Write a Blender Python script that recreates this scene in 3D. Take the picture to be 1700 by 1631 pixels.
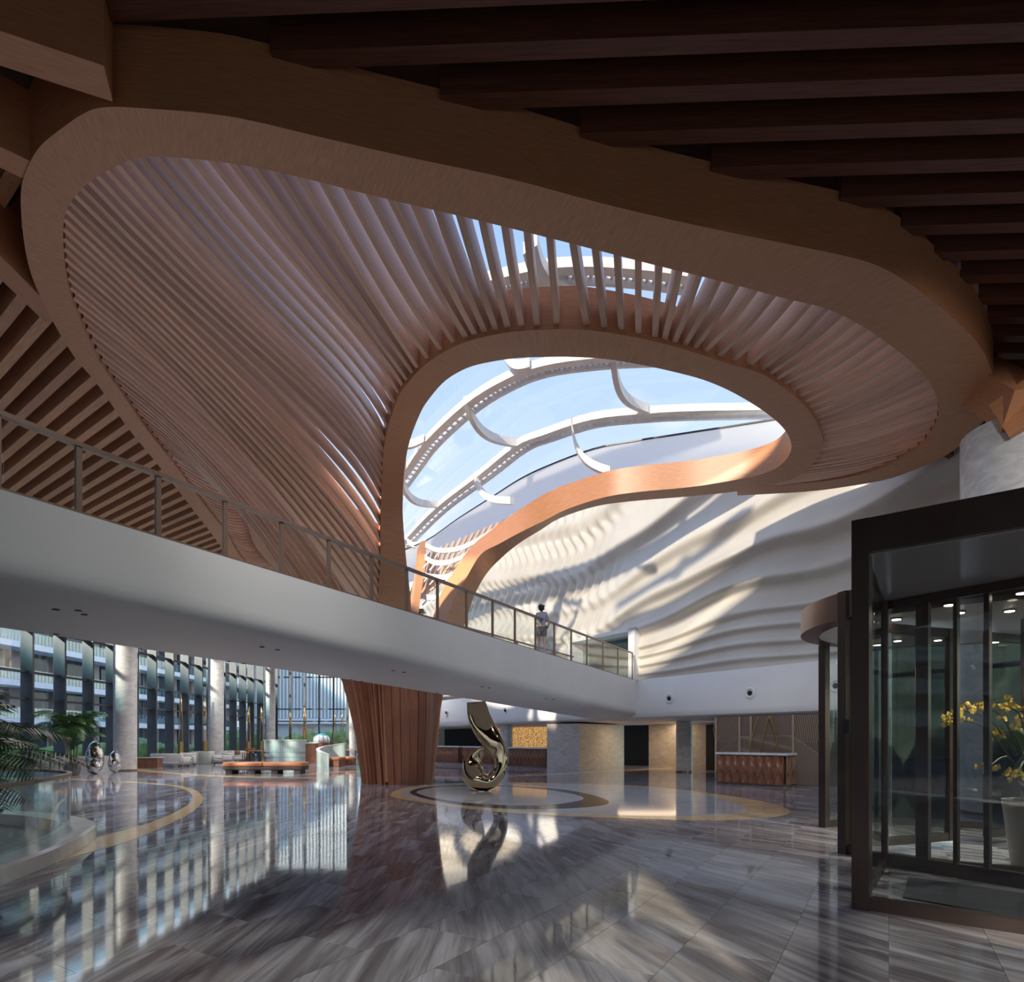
import bpy, bmesh, math, random
from mathutils import Vector, Matrix, geometry
random.seed(7)
for o in list(bpy.data.objects): bpy.data.objects.remove(o)
C = bpy.context.scene.collection
scn = bpy.context.scene
# ---------------------------------------------------------------- camera, sky, sun, exposure
F, CX, HZ, EYE = 1021.0, 850.0, 1226.0, 1.9
cam = bpy.data.objects.new('camera', bpy.data.cameras.new('camera')); C.objects.link(cam)
cam.location = (0, 0, EYE); cam.rotation_euler = (math.pi/2, 0, 0)
cam.data.sensor_width = 36; cam.data.sensor_fit = 'HORIZONTAL'; cam.data.lens = 36*F/1700
cam.data.shift_y = (HZ-815.5)/1700; cam.data.clip_start = .05; cam.data.clip_end = 2000
scn.camera = cam
scn.view_settings.view_transform = 'Standard'; scn.view_settings.look = 'None'
scn.view_settings.gamma = 1; scn.view_settings.exposure = 0.42
scn.view_settings.use_curve_mapping = False
W = bpy.data.worlds.new('world'); scn.world = W; W.use_nodes = True
wt = W.node_tree; wt.nodes.clear()
def wn(t, **k):
    n = wt.nodes.new(t)
    for a, b in k.items(): setattr(n, a, b)
    return n
wo = wn('ShaderNodeOutputWorld'); bg = wn('ShaderNodeBackground')
tcw = wn('ShaderNodeTexCoord'); sp = wn('ShaderNodeSeparateXYZ'); wt.links.new(tcw.outputs['Generated'], sp.inputs[0])
rp = wn('ShaderNodeValToRGB'); wt.links.new(sp.outputs[2], rp.inputs[0])
e = rp.color_ramp.elements
e[0].position = 0.0; e[0].color = (.82, .86, .90, 1)
e[1].position = 1.0; e[1].color = (.24, .40, .72, 1)
for p, c in ((.22, (.84, .88, .98, 1)), (.38, (.50, .63, .90, 1)), (.65, (.30, .46, .78, 1))):
    x = e.new(p); x.color = c
nz = wn('ShaderNodeTexNoise'); nz.inputs['Scale'].default_value = 2.6; nz.inputs['Detail'].default_value = 7
mpw = wn('ShaderNodeMapping'); mpw.inputs['Scale'].default_value = (1, 1, 3.2)
wt.links.new(tcw.outputs['Generated'], mpw.inputs[0]); wt.links.new(mpw.outputs[0], nz.inputs['Vector'])
cr = wn('ShaderNodeValToRGB'); wt.links.new(nz.outputs[0], cr.inputs[0])
cr.color_ramp.elements[0].position = .50; cr.color_ramp.elements[1].position = .72
cr.color_ramp.elements[1].color = (.7, .7, .7, 1)
mxw = wn('ShaderNodeMixRGB'); wt.links.new(cr.outputs[0], mxw.inputs[0]); wt.links.new(rp.outputs[0], mxw.inputs[1])
mxw.inputs[2].default_value = (1.0, 1.0, 1.02, 1)
wt.links.new(mxw.outputs[0], bg.inputs[0]); bg.inputs[1].default_value = 2.25
wt.links.new(bg.outputs[0], wo.inputs[0])
def light(name, kind, loc, energy, color=(1, 1, 1), rot=(0, 0, 0), **k):
    l = bpy.data.lights.new(name, kind); l.energy = energy; l.color = color
    for a, b in k.items(): setattr(l, a, b)
    o = bpy.data.objects.new(name, l); C.objects.link(o); o.location = loc; o.rotation_euler = rot
    return o
SUN = Vector((.47, .80, -.37)).normalized()
s = light('sun', 'SUN', (-20, -30, 40), 7.5, (1, .88, .70), angle=math.radians(2.0))
s.rotation_euler = SUN.to_track_quat('-Z', 'Y').to_euler()
# spot lamps added as fill: downward ones at left, tilted ones near the entrance
for x_, y_ in ((-13, 18), (-15, 26), (-17, 35), (-19, 44), (-18, 53), (-9, 50)):
    light('hall_fill_spot', 'SPOT', (x_, y_, 11.85), 2200, (1, .95, .91), (0, 0, 0), spot_size=math.radians(110), spot_blend=.8, shadow_soft_size=.12)
for x_, y_, tx, ty in ((-8, 6, -8, 19), (-2, 5, -3, 21), (4, 5, 4, 24), (9, 5, 10, 27), (14, 6, 12, 26)):
    d_ = Vector((tx-x_, ty-y_, 1.5-11.8))
    l_ = light('tilted_fill_spot', 'SPOT', (x_, y_, 10.5), 1000, (1, .97, .95), (0, 0, 0), spot_size=math.radians(68), spot_blend=1.0, shadow_soft_size=.15)
    l_.rotation_euler = d_.to_track_quat('-Z', 'Y').to_euler()

l_ = light('bridge_fill_spot', 'SPOT', (3, 5, 10.5), 650, (1, .96, .93), (0, 0, 0), spot_size=math.radians(50), spot_blend=1.0, shadow_soft_size=.15)  # added fill lamp, brightens the left bridge fascia
l_.rotation_euler = Vector((-8, 5.5, -6.4)).to_track_quat('-Z', 'Y').to_euler()
l_ = light('desk_fill_spot', 'SPOT', (5.5, 13, 10.5), 900, (1, .93, .84), (0, 0, 0), spot_size=math.radians(36), spot_blend=1.0, shadow_soft_size=.12)  # added fill lamp, lifts the dark desk and screen
l_.rotation_euler = Vector((4.6, 12.5, -9.3)).to_track_quat('-Z', 'Y').to_euler()

# ---------------------------------------------------------------- helpers
def atz(px, py, h):
    Z = h*F/(HZ-py); return Vector(((px-CX)*Z/F, Z, EYE+h))
def atd(px, py, Z):
    return Vector(((px-CX)*Z/F, Z, EYE+(HZ-py)*Z/F))
def atf(px, py, z=0.0):
    Z = (EYE-z)*F/(py-HZ); return Vector(((px-CX)*Z/F, Z, z))
class MB:
    def __init__(s): s.v = []; s.f = []; s.uv = []
    def face(s, idx, uv=None):
        s.f.append(tuple(idx)); s.uv.append(uv if uv else [(0, 0)]*len(idx))
    def box(s, c, d, rz=0.0, taper=1.0, rot=None):
        c = Vector(c); hx, hy, hz = d[0]/2, d[1]/2, d[2]/2
        R = rot if rot else Matrix.Rotation(rz, 3, 'Z')
        b = len(s.v)
        for z in (-1, 1):
            t = taper if z > 0 else 1
            for x, y in ((-1, -1), (1, -1), (1, 1), (-1, 1)):
                s.v.append(c + R @ Vector((x*hx*t, y*hy*t, z*hz)))
        q = [(0, 3, 2, 1), (4, 5, 6, 7), (0, 1, 5, 4), (1, 2, 6, 5), (2, 3, 7, 6), (3, 0, 4, 7)]
        dims = [(d[1], d[0]), (d[0], d[1]), (d[0], d[2]), (d[1], d[2]), (d[0], d[2]), (d[1], d[2])]
        for k, (w, h) in zip(q, dims):
            if k == (0, 3, 2, 1): uv = [(0, 0), (0, h), (w, h), (w, 0)]; uv = [(0, 0), (w, 0), (w, h), (0, h)]
            else: uv = [(0, 0), (w, 0), (w, h), (0, h)]
            if h > w: uv = [(y, x) for x, y in uv]
            s.face([b+i for i in k], uv)
        return s
    def sweep(s, rings, close=False, caps=True, u0=0.0):
        k = len(rings[0]); n = len(rings); b = len(s.v)
        for r in rings: s.v += [Vector(p) for p in r]
        per = [0.0]
        for j in range(k): per.append(per[-1]+(Vector(rings[0][(j+1) % k])-Vector(rings[0][j])).length)
        u = u0
        for i in range(n if close else n-1):
            i2 = (i+1) % n
            L = (Vector(rings[i2][0])-Vector(rings[i][0])).length
            for j in range(k):
                j2 = (j+1) % k
                s.face([b+i*k+j, b+i*k+j2, b+i2*k+j2, b+i2*k+j], [(u, per[j]), (u, per[j+1]), (u+L, per[j+1]), (u+L, per[j])])
            u += L
        if caps and not close:
            s.face([b+j for j in reversed(range(k))]); s.face([b+(n-1)*k+j for j in range(k)])
        return s
    def tube(s, pts, r, k=8, close=False):
        pts = [Vector(p) for p in pts]; rings = []; n = len(pts)
        up = None
        for i, p in enumerate(pts):
            if close: t = pts[(i+1) % n]-pts[i-1]
            else: t = pts[min(i+1, n-1)]-pts[max(i-1, 0)]
            t.normalize()
            if up is None: up = Vector((0, 0, 1)) if abs(t.z) < .9 else Vector((1, 0, 0))
            a = t.cross(up)
            if a.length < 1e-5: a = t.cross(Vector((0, 1, 0)))
            a.normalize(); b2 = a.cross(t).normalized(); up = b2
            rr = r[i] if isinstance(r, (list, tuple)) else r
            rings.append([p+(a*math.cos(2*math.pi*j/k)+b2*math.sin(2*math.pi*j/k))*rr for j in range(k)])
        return s.sweep(rings, close)
    def lathe(s, prof, c=(0, 0, 0), k=24, sx=1, sy=1):
        c = Vector(c); rings = []
        for r, z in prof:
            rings.append([c+Vector((r*sx*math.cos(2*math.pi*j/k), r*sy*math.sin(2*math.pi*j/k), z)) for j in range(k)])
        return s.sweep(rings, caps=True)
    def prism(s, poly, z0, z1, uvf=None):
        n = len(poly); b = len(s.v)
        A = sum(poly[i][0]*poly[(i+1) % n][1]-poly[(i+1) % n][0]*poly[i][1] for i in range(n))
        if A < 0: poly = poly[::-1]
        for z in (z0, z1):
            for p in poly: s.v.append(Vector((p[0], p[1], z)))
        uv = [uvf(p) if uvf else (p[0], p[1]) for p in poly]
        s.face([b+n+i for i in range(n)], uv); s.face([b+i for i in reversed(range(n))], uv[::-1])
        for i in range(n):
            j = (i+1) % n
            s.face([b+i, b+j, b+n+j, b+n+i], [uv[i], uv[j], uv[j], uv[i]])
        return s
    def grid(s, fn, nu, nv, thick=None):
        b = len(s.v)
        for i in range(nu+1):
            for j in range(nv+1): s.v.append(Vector(fn(i/nu, j/nv)))
        for i in range(nu):
            for j in range(nv):
                a0 = b+i*(nv+1)+j
                s.face([a0, a0+nv+1, a0+nv+2, a0+1], [(i/nu, j/nv), ((i+1)/nu, j/nv), ((i+1)/nu, (j+1)/nv), (i/nu, (j+1)/nv)])
        return s
    def build(s, name, mat, parent=None, smooth=False, label=None, kind=None, cat=None, group=None, auto=None):
        m = bpy.data.meshes.new(name)
        m.from_pydata([tuple(v) for v in s.v], [], s.f)
        ul = m.uv_layers.new(name='UVMap'); k = 0
        flat = []
        for u in s.uv:
            for a in u: flat += [a[0], a[1]]
        ul.data.foreach_set('uv', flat)
        if mat is not None: m.materials.append(mat)
        if smooth:
            m.polygons.foreach_set('use_smooth', [True]*len(m.polygons))
            if auto: m.set_sharp_from_angle(angle=math.radians(auto))
        m.update()
        return link(name, m, parent, label, kind, cat, group)
def link(name, m, parent=None, label=None, kind=None, cat=None, group=None):
    o = bpy.data.objects.new(name, m); C.objects.link(o)
    if parent is not None:
        o.parent = parent; p = parent; T = Matrix.Identity(4)
        root = parent
        o.matrix_parent_inverse = wmat(parent).inverted()
    tag(o, label, cat, group, kind); return o
def wmat(o):
    M = Matrix.Translation(o.location) @ o.rotation_euler.to_matrix().to_4x4()
    if o.parent is not None: return wmat(o.parent) @ o.matrix_parent_inverse @ M
    return M
def tag(o, label=None, cat=None, group=None, kind=None):
    for k, v in (('label', label), ('category', cat), ('group', group), ('kind', kind)):
        if v: o[k] = v
    return o
def empty(name, loc, label=None, cat=None, group=None, kind=None, rz=0):
    o = bpy.data.objects.new(name, None); C.objects.link(o); o.location = loc; o.rotation_euler = (0, 0, rz)
    o.empty_display_size = .2
    return tag(o, label, cat, group, kind)
def copy_tree(o, parent=None):
    c = o.copy(); C.objects.link(c)
    if parent is not None: c.parent = parent
    for ch in list(o.children): copy_tree(ch, c)
    return c
def catmull(P, n=4, close=False):
    out = []; N = len(P)
    g = (lambda i: P[i % N]) if close else (lambda i: P[max(0, min(N-1, i))])
    for i in range(N if close else N-1):
        a, b, c, d = g(i-1), g(i), g(i+1), g(i+2)
        for k in range(n):
            t = k/n
            out.append(.5*((2*b)+(c-a)*t+(2*a-5*b+4*c-d)*t*t+(3*b-a-3*c+d)*t*t*t))
    if not close: out.append(P[-1].copy())
    return out
def sample(P, t):
    t = max(0, min(len(P)-1.0001, t)); i = int(t); return P[i].lerp(P[i+1], t-i)
def bez(a, b, c, d, t):
    m = 1-t; return a*m*m*m+b*3*m*m*t+c*3*m*t*t+d*t*t*t
# ---------------------------------------------------------------- materials
def mat(name, col, rough=.5, metal=0.0, spec=.5, coat=0.0, emit=None, es=0):
    m = bpy.data.materials.new(name); m.use_nodes = True
    b = m.node_tree.nodes['Principled BSDF']
    b.inputs['Base Color'].default_value = (*col, 1); b.inputs['Roughness'].default_value = rough
    b.inputs['Metallic'].default_value = metal; b.inputs['Specular IOR Level'].default_value = spec
    b.inputs['Coat Weight'].default_value = coat
    if emit: b.inputs['Emission Color'].default_value = (*emit, 1); b.inputs['Emission Strength'].default_value = es
    return m
def nodes(m): return m.node_tree.nodes, m.node_tree.links, m.node_tree.nodes['Principled BSDF']
def noise_mat(name, c1, c2, scale=(1, 1, 1), ns=5, rough=.5, coord='Object', detail=4, p0=.35, p1=.65, bump=0, dist=0, rv=0, **k):
    m = mat(name, c1, rough, **k); N, L, b = nodes(m)
    tc = N.new('ShaderNodeTexCoord'); mp = N.new('ShaderNodeMapping'); nz = N.new('ShaderNodeTexNoise'); r = N.new('ShaderNodeValToRGB')
    mp.inputs['Scale'].default_value = scale; nz.inputs['Scale'].default_value = ns; nz.inputs['Detail'].default_value = detail
    nz.inputs['Distortion'].default_value = dist
    L.new(tc.outputs[coord], mp.inputs[0]); L.new(mp.outputs[0], nz.inputs['Vector']); L.new(nz.outputs[0], r.inputs[0])
    r.color_ramp.elements[0].position = p0; r.color_ramp.elements[1].position = p1
    r.color_ramp.elements[0].color = (*c1, 1); r.color_ramp.elements[1].color = (*c2, 1)
    out = r.outputs[0]
    if rv:
        oi = N.new('ShaderNodeObjectInfo'); hs = N.new('ShaderNodeHueSaturation'); ma = N.new('ShaderNodeMapRange')
        ma.inputs[3].default_value = 1-rv; ma.inputs[4].default_value = 1+rv
        L.new(oi.outputs['Random'], ma.inputs[0]); L.new(ma.outputs[0], hs.inputs['Value']); L.new(out, hs.inputs['Color']); out = hs.outputs[0]
        ad = N.new('ShaderNodeVectorMath'); ad.operation = 'ADD'; cb = N.new('ShaderNodeCombineXYZ')
        mu = N.new('ShaderNodeMath'); mu.operation = 'MULTIPLY'; mu.inputs[1].default_value = 57
        L.new(oi.outputs['Random'], mu.inputs[0]); L.new(mu.outputs[0], cb.inputs[0]); L.new(mu.outputs[0], cb.inputs[2])
        L.new(tc.outputs[coord], ad.inputs[0]); L.new(cb.outputs[0], ad.inputs[1]); L.new(ad.outputs[0], mp.inputs[0])
    L.new(out, b.inputs['Base Color'])
    if bump:
        bp = N.new('ShaderNodeBump'); bp.inputs['Strength'].default_value = bump; bp.inputs['Distance'].default_value = .02
        L.new(nz.outputs[0], bp.inputs['Height']); L.new(bp.outputs[0], b.inputs['Normal'])
    return m
def glass(name, tint=(1, 1, 1), ior=1.5, rough=0.0, boost=0.0):
    m = bpy.data.materials.new(name); m.use_nodes = True; N, L = m.node_tree.nodes, m.node_tree.links; N.clear()
    o = N.new('ShaderNodeOutputMaterial'); mx = N.new('ShaderNodeMixShader'); t = N.new('ShaderNodeBsdfTransparent'); g = N.new('ShaderNodeBsdfGlossy')
    t.inputs[0].default_value = (*tint, 1); g.inputs['Roughness'].default_value = rough
    lw_ = N.new('ShaderNodeLayerWeight'); lw_.inputs[0].default_value = .5
    pw = N.new('ShaderNodeMath'); pw.operation = 'POWER'; pw.inputs[1].default_value = 5
    ml = N.new('ShaderNodeMath'); ml.operation = 'MULTIPLY_ADD'
    f0 = ((ior-1)/(ior+1))**2+boost; ml.inputs[1].default_value = 1-f0; ml.inputs[2].default_value = f0; ml.use_clamp = True
    L.new(lw_.outputs['Facing'], pw.inputs[0]); L.new(pw.outputs[0], ml.inputs[0]); L.new(ml.outputs[0], mx.inputs[0])
    L.new(t.outputs[0], mx.inputs[1]); L.new(g.outputs[0], mx.inputs[2]); L.new(mx.outputs[0], o.inputs[0])
    return m
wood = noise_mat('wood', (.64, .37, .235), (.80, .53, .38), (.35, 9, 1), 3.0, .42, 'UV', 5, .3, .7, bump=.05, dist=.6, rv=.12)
wood_beam = noise_mat('wood_beam', (.46, .19, .085), (.58, .27, .13), (1.2, 14, 1), 2.2, .42, 'UV', 6, .3, .7, bump=.05)
wood_face = noise_mat('wood_face', (.50, .235, .115), (.62, .32, .17), (14, 1.0, 1), 2.2, .42, 'UV', 6, .3, .7, bump=.05)
wood_trunk_shaded = noise_mat('wood_trunk_shaded', (.26, .095, .05), (.36, .15, .085), (.35, 9, 1), 3.0, .42, 'UV', 5, .3, .7, bump=.05, dist=.6, rv=.15)  # slat timber in a darker copy, so the trunk reads less lit
wood_joist_shaded = noise_mat('wood_joist_shaded', (.10, .032, .018), (.17, .062, .035), (.6, 10, 1), 2.5, .5, 'UV', 5, .3, .7, rv=.12)  # joist timber darkened, shade of the near ceiling put into its colour
wood_joist_lit = noise_mat('wood_joist_lit', (.50, .25, .12), (.66, .36, .19), (.6, 10, 1), 2.5, .5, 'UV', 5, .3, .7, rv=.12)  # same joist timber lightened, bounce light put into its colour
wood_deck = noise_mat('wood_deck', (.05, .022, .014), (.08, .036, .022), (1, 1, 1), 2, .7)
walnut = noise_mat('walnut', (.15, .062, .036), (.27, .12, .07), (1, 1, .15), 14, .35, 'Object', 4)
white_paint = noise_mat('white_paint', (.78, .78, .77), (.82, .82, .81), (1, 1, 1), .6, .5)
soffit_paint = mat('soffit_paint', (.62, .60, .58), .6)
white_steel = noise_mat('white_steel', (.70, .68, .65), (.80, .78, .75), (1, 1, 1), 3, .4)
frosted = bpy.data.materials.new('frosted_panel'); frosted.use_nodes = True
_n, _l = frosted.node_tree.nodes, frosted.node_tree.links; _n.clear()
_o = _n.new('ShaderNodeOutputMaterial'); _m = _n.new('ShaderNodeMixShader'); _a = _n.new('ShaderNodeBsdfDiffuse'); _t = _n.new('ShaderNodeBsdfTranslucent')
_a.inputs[0].default_value = (.85, .85, .85, 1); _t.inputs[0].default_value = (.92, .93, .95, 1); _m.inputs[0].default_value = .6
_l.new(_a.outputs[0], _m.inputs[1]); _l.new(_t.outputs[0], _m.inputs[2]); _l.new(_m.outputs[0], _o.inputs[0])
wave_mat = noise_mat('wave_plaster', (.57, .53, .465), (.63, .59, .52), (1, 1, 1), .5, .32)
col_marble = noise_mat('column_marble', (.46, .45, .45), (.68, .67, .66), (1, 1, 2.2), 1.6, .3, 'Object', 8, .3, .7, dist=1.5)
wall_marble = noise_mat('wall_marble', (.42, .38, .34), (.58, .53, .48), (1, 1, 3), 1.2, .35, 'Object', 8, .3, .7, dist=1.5)
curb_marble = noise_mat('curb_marble', (.60, .58, .57), (.74, .73, .72), (1, 1, 1), 1.3, .18, 'Object', 8, .3, .7, dist=1.2)
cream_stone = noise_mat('cream_stone', (.72, .50, .26), (.85, .65, .38), (1, 1, 1), 1.8, .10, 'Object', 8, .3, .7, dist=1)
white_stone = noise_mat('white_stone', (.52, .54, .58), (.70, .71, .74), (1, 3, 1), .8, .07, 'Object', 8, .3, .7, dist=1.5)
dark_stone = noise_mat('dark_stone', (.022, .013, .010), (.05, .032, .025), (1, 1, 1), 2, .12, 'Object', 6, spec=.1)
bronze = noise_mat('bronze_frame', (.075, .048, .042), (.10, .068, .060), (1, 1, 1), 1, .30, metal=.5)
bronze_light = mat('bronze_light', (.22, .15, .12), .3, .8)
rail_metal = mat('rail_metal', (.27, .185, .145), .38, .35)
dark_frame = mat('dark_frame', (.022, .023, .028), .35, .3)
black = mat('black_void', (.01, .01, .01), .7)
brass_mirror = mat('brass_mirror', (.52, .41, .27), .05, 1.0)
chrome = mat('chrome', (.80, .78, .78), .05, 1.0)
brass = mat('brass', (.62, .42, .18), .25, 1.0)
glass_solar = glass('glass_solar', (.55, .57, .58), 1.45)
glass_clear = glass('glass_clear', (.95, .97, .96), 1.45)
glass_sky = glass('glass_skylight', (.46, .465, .475), 1.3)
glass_green = glass('glass_green', (.84, .92, .905), 1.5)
glass_door = glass('glass_door', (.93, .945, .95), 1.45)
glass_window = glass('glass_window', (.91, .955, .975), 1.45)
# floor marble : streaks along UV.x
floor_m = mat('floor_marble', (.3, .3, .33), .055, spec=.6)
N, L, b = nodes(floor_m)
tc = N.new('ShaderNodeTexCoord')
def nzz(scale, sc, det, dis):
    mp = N.new('ShaderNodeMapping'); mp.inputs['Scale'].default_value = scale; q = N.new('ShaderNodeTexNoise')
    q.inputs['Scale'].default_value = sc; q.inputs['Detail'].default_value = det; q.inputs['Distortion'].default_value = dis
    L.new(tc.outputs['UV'], mp.inputs[0]); L.new(mp.outputs[0], q.inputs['Vector']); return q
n1 = nzz((.22, 2.1, 1), 1.4, 9, 1.3); n2 = nzz((.35, 8, 1), 2.0, 6, 1.0)
r1 = N.new('ShaderNodeValToRGB'); L.new(n1.outputs[0], r1.inputs[0])
el = r1.color_ramp.elements
el[0].position = .28; el[0].color = (.15, .135, .155, 1); el[1].position = .70; el[1].color = (.56, .56, .64, 1)
x = el.new(.42); x.color = (.21, .195, .225, 1); x = el.new(.55); x.color = (.38, .375, .42, 1)
r2 = N.new('ShaderNodeValToRGB'); L.new(n2.outputs[0], r2.inputs[0])
r2.color_ramp.elements[0].position = .38; r2.color_ramp.elements[0].color = (.52, .48, .48, 1)
r2.color_ramp.elements[1].position = .55; r2.color_ramp.elements[1].color = (1, 1, 1, 1)
mm = N.new('ShaderNodeMixRGB'); mm.blend_type = 'MULTIPLY'; mm.inputs[0].default_value = .6
L.new(r1.outputs[0], mm.inputs[1]); L.new(r2.outputs[0], mm.inputs[2]); L.new(mm.outputs[0], b.inputs['Base Color'])
n3 = N.new('ShaderNodeTexNoise'); n3.inputs['Scale'].default_value = .9; n3.inputs['Detail'].default_value = 2
L.new(tc.outputs['Object'], n3.inputs['Vector'])
bp = N.new('ShaderNodeBump'); bp.inputs['Strength'].default_value = .05; bp.inputs['Distance'].default_value = .03
L.new(n3.outputs[0], bp.inputs['Height']); L.new(bp.outputs[0], b.inputs['Normal'])
# ================================================================ FLOOR
floor = MB().box((-3, 32, -.06), (62, 78, .08)).build('floor', mat('floor_grout', (.22, .21, .24), .3), kind='structure')
ta = math.radians(58.5); ex = Vector((math.cos(ta), math.sin(ta))); ey = Vector((-ex.y, ex.x))
TL, TW = 1.6, .8
tiles = []
for j in range(-90, 90):
    for i in range(-46, 56):
        u0 = i*TL+(TL/2 if j % 2 else 0); v0 = j*TW
        c = ex*(u0+TL/2)+ey*(v0+TW/2)
        if not (-31 < c.x < 26 and -5.5 < c.y < 68): continue
        Z = max(c.y, .1)
        px = CX+F*c.x/Z; py = HZ+F*EYE/Z
        vis = c.y > 3.9 and -120 < px < 1820 and py < 1720
        tiles.append((0 if vis else 1, c.length, c, u0, v0))
tiles.sort(key=lambda t: (t[0], t[1]))
def tile(mb, t, z0=-.02, z1=0.0):
    c, u0, v0 = t[2], t[3], t[4]; g = .0018
    P = [ex*(u0+g)+ey*(v0+g), ex*(u0+TL-g)+ey*(v0+g), ex*(u0+TL-g)+ey*(v0+TW-g), ex*(u0+g)+ey*(v0+TW-g)]
    k = max(0, min(1, (c.x+1)/5.0))
    an = math.pi/2+k*math.radians(34)+random.uniform(-.06, .06)
    d = Vector((math.cos(an), math.sin(an))); e2 = Vector((-d.y, d.x)); ox, oy = random.uniform(0, 50), random.uniform(0, 50)
    mb.prism([tuple(p) for p in P], z0, z1, lambda p: (p[0]*d.x+p[1]*d.y+ox, p[0]*e2.x+p[1]*e2.y+oy))
for t in tiles[:298]:
    mb = MB(); tile(mb, t); mb.build('floor_tile', floor_m, floor)
mb = MB()
for t in tiles[298:]: tile(mb, t)
mb.build('floor_tile_field', floor_m, floor, kind='stuff')
def inlay(px, z, m, label, smooth=3, close=True):
    P = [atf(x, y) for x, y in px]
    P = catmull(P, smooth, close)
    mb = MB(); mb.prism([(p.x, p.y) for p in P], .0005, z); return mb.build('floor_inlay', m, floor, label=label)
inlay([(648, 1320), (662, 1311), (700, 1304), (765, 1300.5), (850, 1299.5), (950, 1301), (1040, 1304), (1097, 1308), (1160, 1315), (1205, 1321), (1250, 1328), (1290, 1337), (1310, 1346), (1300, 1354), (1260, 1359), (1200, 1362), (1130, 1362), (1040, 1359), (940, 1355), (860, 1351), (800, 1345.5), (750, 1340), (715, 1335), (680, 1329), (657, 1325)], .003, cream_stone, 'cream stone ring')
inlay([(666, 1318), (684, 1309), (720, 1304.5), (765, 1302.5), (850, 1302), (950, 1303), (1040, 1306), (1097, 1310), (1155, 1318), (1205, 1329), (1235, 1340), (1236, 1347), (1210, 1352), (1130, 1356.5), (1040, 1355), (940, 1351), (860, 1346), (800, 1341), (750, 1336), (712, 1331), (680, 1325)], .006, white_stone, 'pale marble disc inside the cream ring')
inlay([(680, 1316), (700, 1309), (740, 1305), (800, 1304), (850, 1306), (907, 1309), (945, 1313), (980, 1320), (1003, 1327), (1011, 1333), (1000, 1338), (960, 1342), (900, 1344), (835, 1343), (772, 1338), (729, 1331), (698, 1324.6)], .009, dark_stone, 'dark crescent ring')
inlay([(691, 1316), (712, 1310), (745, 1307), (800, 1306), (850, 1307.5), (905, 1312), (950, 1319), (969, 1326), (958, 1331), (925, 1336), (891, 1338), (850, 1338), (790, 1335), (745, 1330), (712, 1324)], .012, white_stone, 'inner pale marble disc under the sculpture')
def band(A, B, z, m, label):
    A = catmull([atf(x, y) for x, y in A], 3); B = catmull([atf(x, y) for x, y in B], 3)
    rings = [[Vector((p.x, p.y, .0005)), Vector((q.x, q.y, .0005)), Vector((q.x, q.y, z)), Vector((p.x, p.y, z))] for p, q in zip(A, B)]
    MB().sweep(rings).build('floor_inlay', m, floor, label=label)
band([(60, 1445), (115, 1425), (188, 1405), (235, 1389), (282, 1368), (318, 1349), (336, 1332), (335, 1320.6), (318, 1310), (282, 1303), (223.5, 1298.5), (165, 1296.5), (94, 1295), (0, 1294)],
     [(60, 1417), (115, 1403), (188, 1384), (235, 1371), (282, 1353.5), (310, 1338), (320, 1328), (315, 1316), (296, 1308), (262, 1302.7), (210, 1299), (160, 1295), (94, 1293), (0, 1292)], .004, cream_stone, 'cream stone arc by the glass balustrade')
band([(222, 1280), (280, 1285), (336, 1288.6), (440, 1291.8), (600, 1293.5), (715, 1292), (850, 1289.2), (1000, 1282.5), (1120, 1275.8)],
     [(222, 1276), (280, 1282.5), (336, 1286.6), (440, 1290), (600, 1292), (715, 1290.4), (850, 1287.6), (1000, 1280.9), (1120, 1274.4)], .004, cream_stone, 'thin cream stone band across the hall')
band([(505, 1286), (550, 1283.5), (602, 1282)], [(505, 1284.3), (550, 1282), (602, 1280.6)], .004, cream_stone, 'short thin cream band near the curved benches')

# ================================================================ WOODEN CANOPY
T0 = Vector((-4.9, 26.1))
canopy = empty('wooden_canopy', (T0.x, T0.y, 0), 'huge timber canopy of slats and ring beams on one fluted trunk behind the footbridge', 'canopy')
RO = [(415, 972), (375, 919), (354, 890), (313, 837), (263, 773), (214, 713), (165, 643), (123, 592), (88, 534), (57, 470), (42, 415), (35, 350), (36, 310), (45, 280), (65, 245), (100, 215), (140, 188), (175, 178), (240, 180), (350, 189), (425, 202), (500, 220), (650, 255), (850, 298), (1000, 338), (1150, 373), (1300, 404), (1415, 428), (1475, 450), (1535, 490), (1600, 545), (1630, 580), (1645, 615), (1650, 645), (1645, 680), (1628, 705), (1591, 742), (1555, 764), (1481, 794), (1407, 808), (1334, 817), (1224, 823)]
RI = [(436, 966), (398, 922), (378, 888), (342, 842), (290, 772), (245, 715), (207, 660), (165, 600), (137, 540), (117, 490), (107, 435), (105, 385), (109, 355), (117, 337), (130, 320), (152, 300), (185, 280), (222, 264), (262, 260), (330, 265), (400, 274), (480, 290), (620, 325), (810, 370), (950, 405), (1090, 441), (1200, 468), (1300, 495), (1370, 512), (1430, 541), (1480, 575), (1515, 603), (1540, 630), (1555, 660), (1559, 685), (1553, 710), (1536, 735), (1508, 756), (1455, 781), (1390, 796), (1330, 803), (1224, 812)]
def hR(i): return 9.0 if i < 28 else 9.0-.22*min(1, (i-28)/8)+max(0, i-38)*.13
ro = [atz(x, y, hR(i)) for i, (x, y) in enumerate(RO)]
ri = [atz(x, y, hR(i)) for i, (x, y) in enumerate(RI)]
NS = 4
roS, riS = catmull(ro, NS), catmull(ri, NS)
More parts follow.
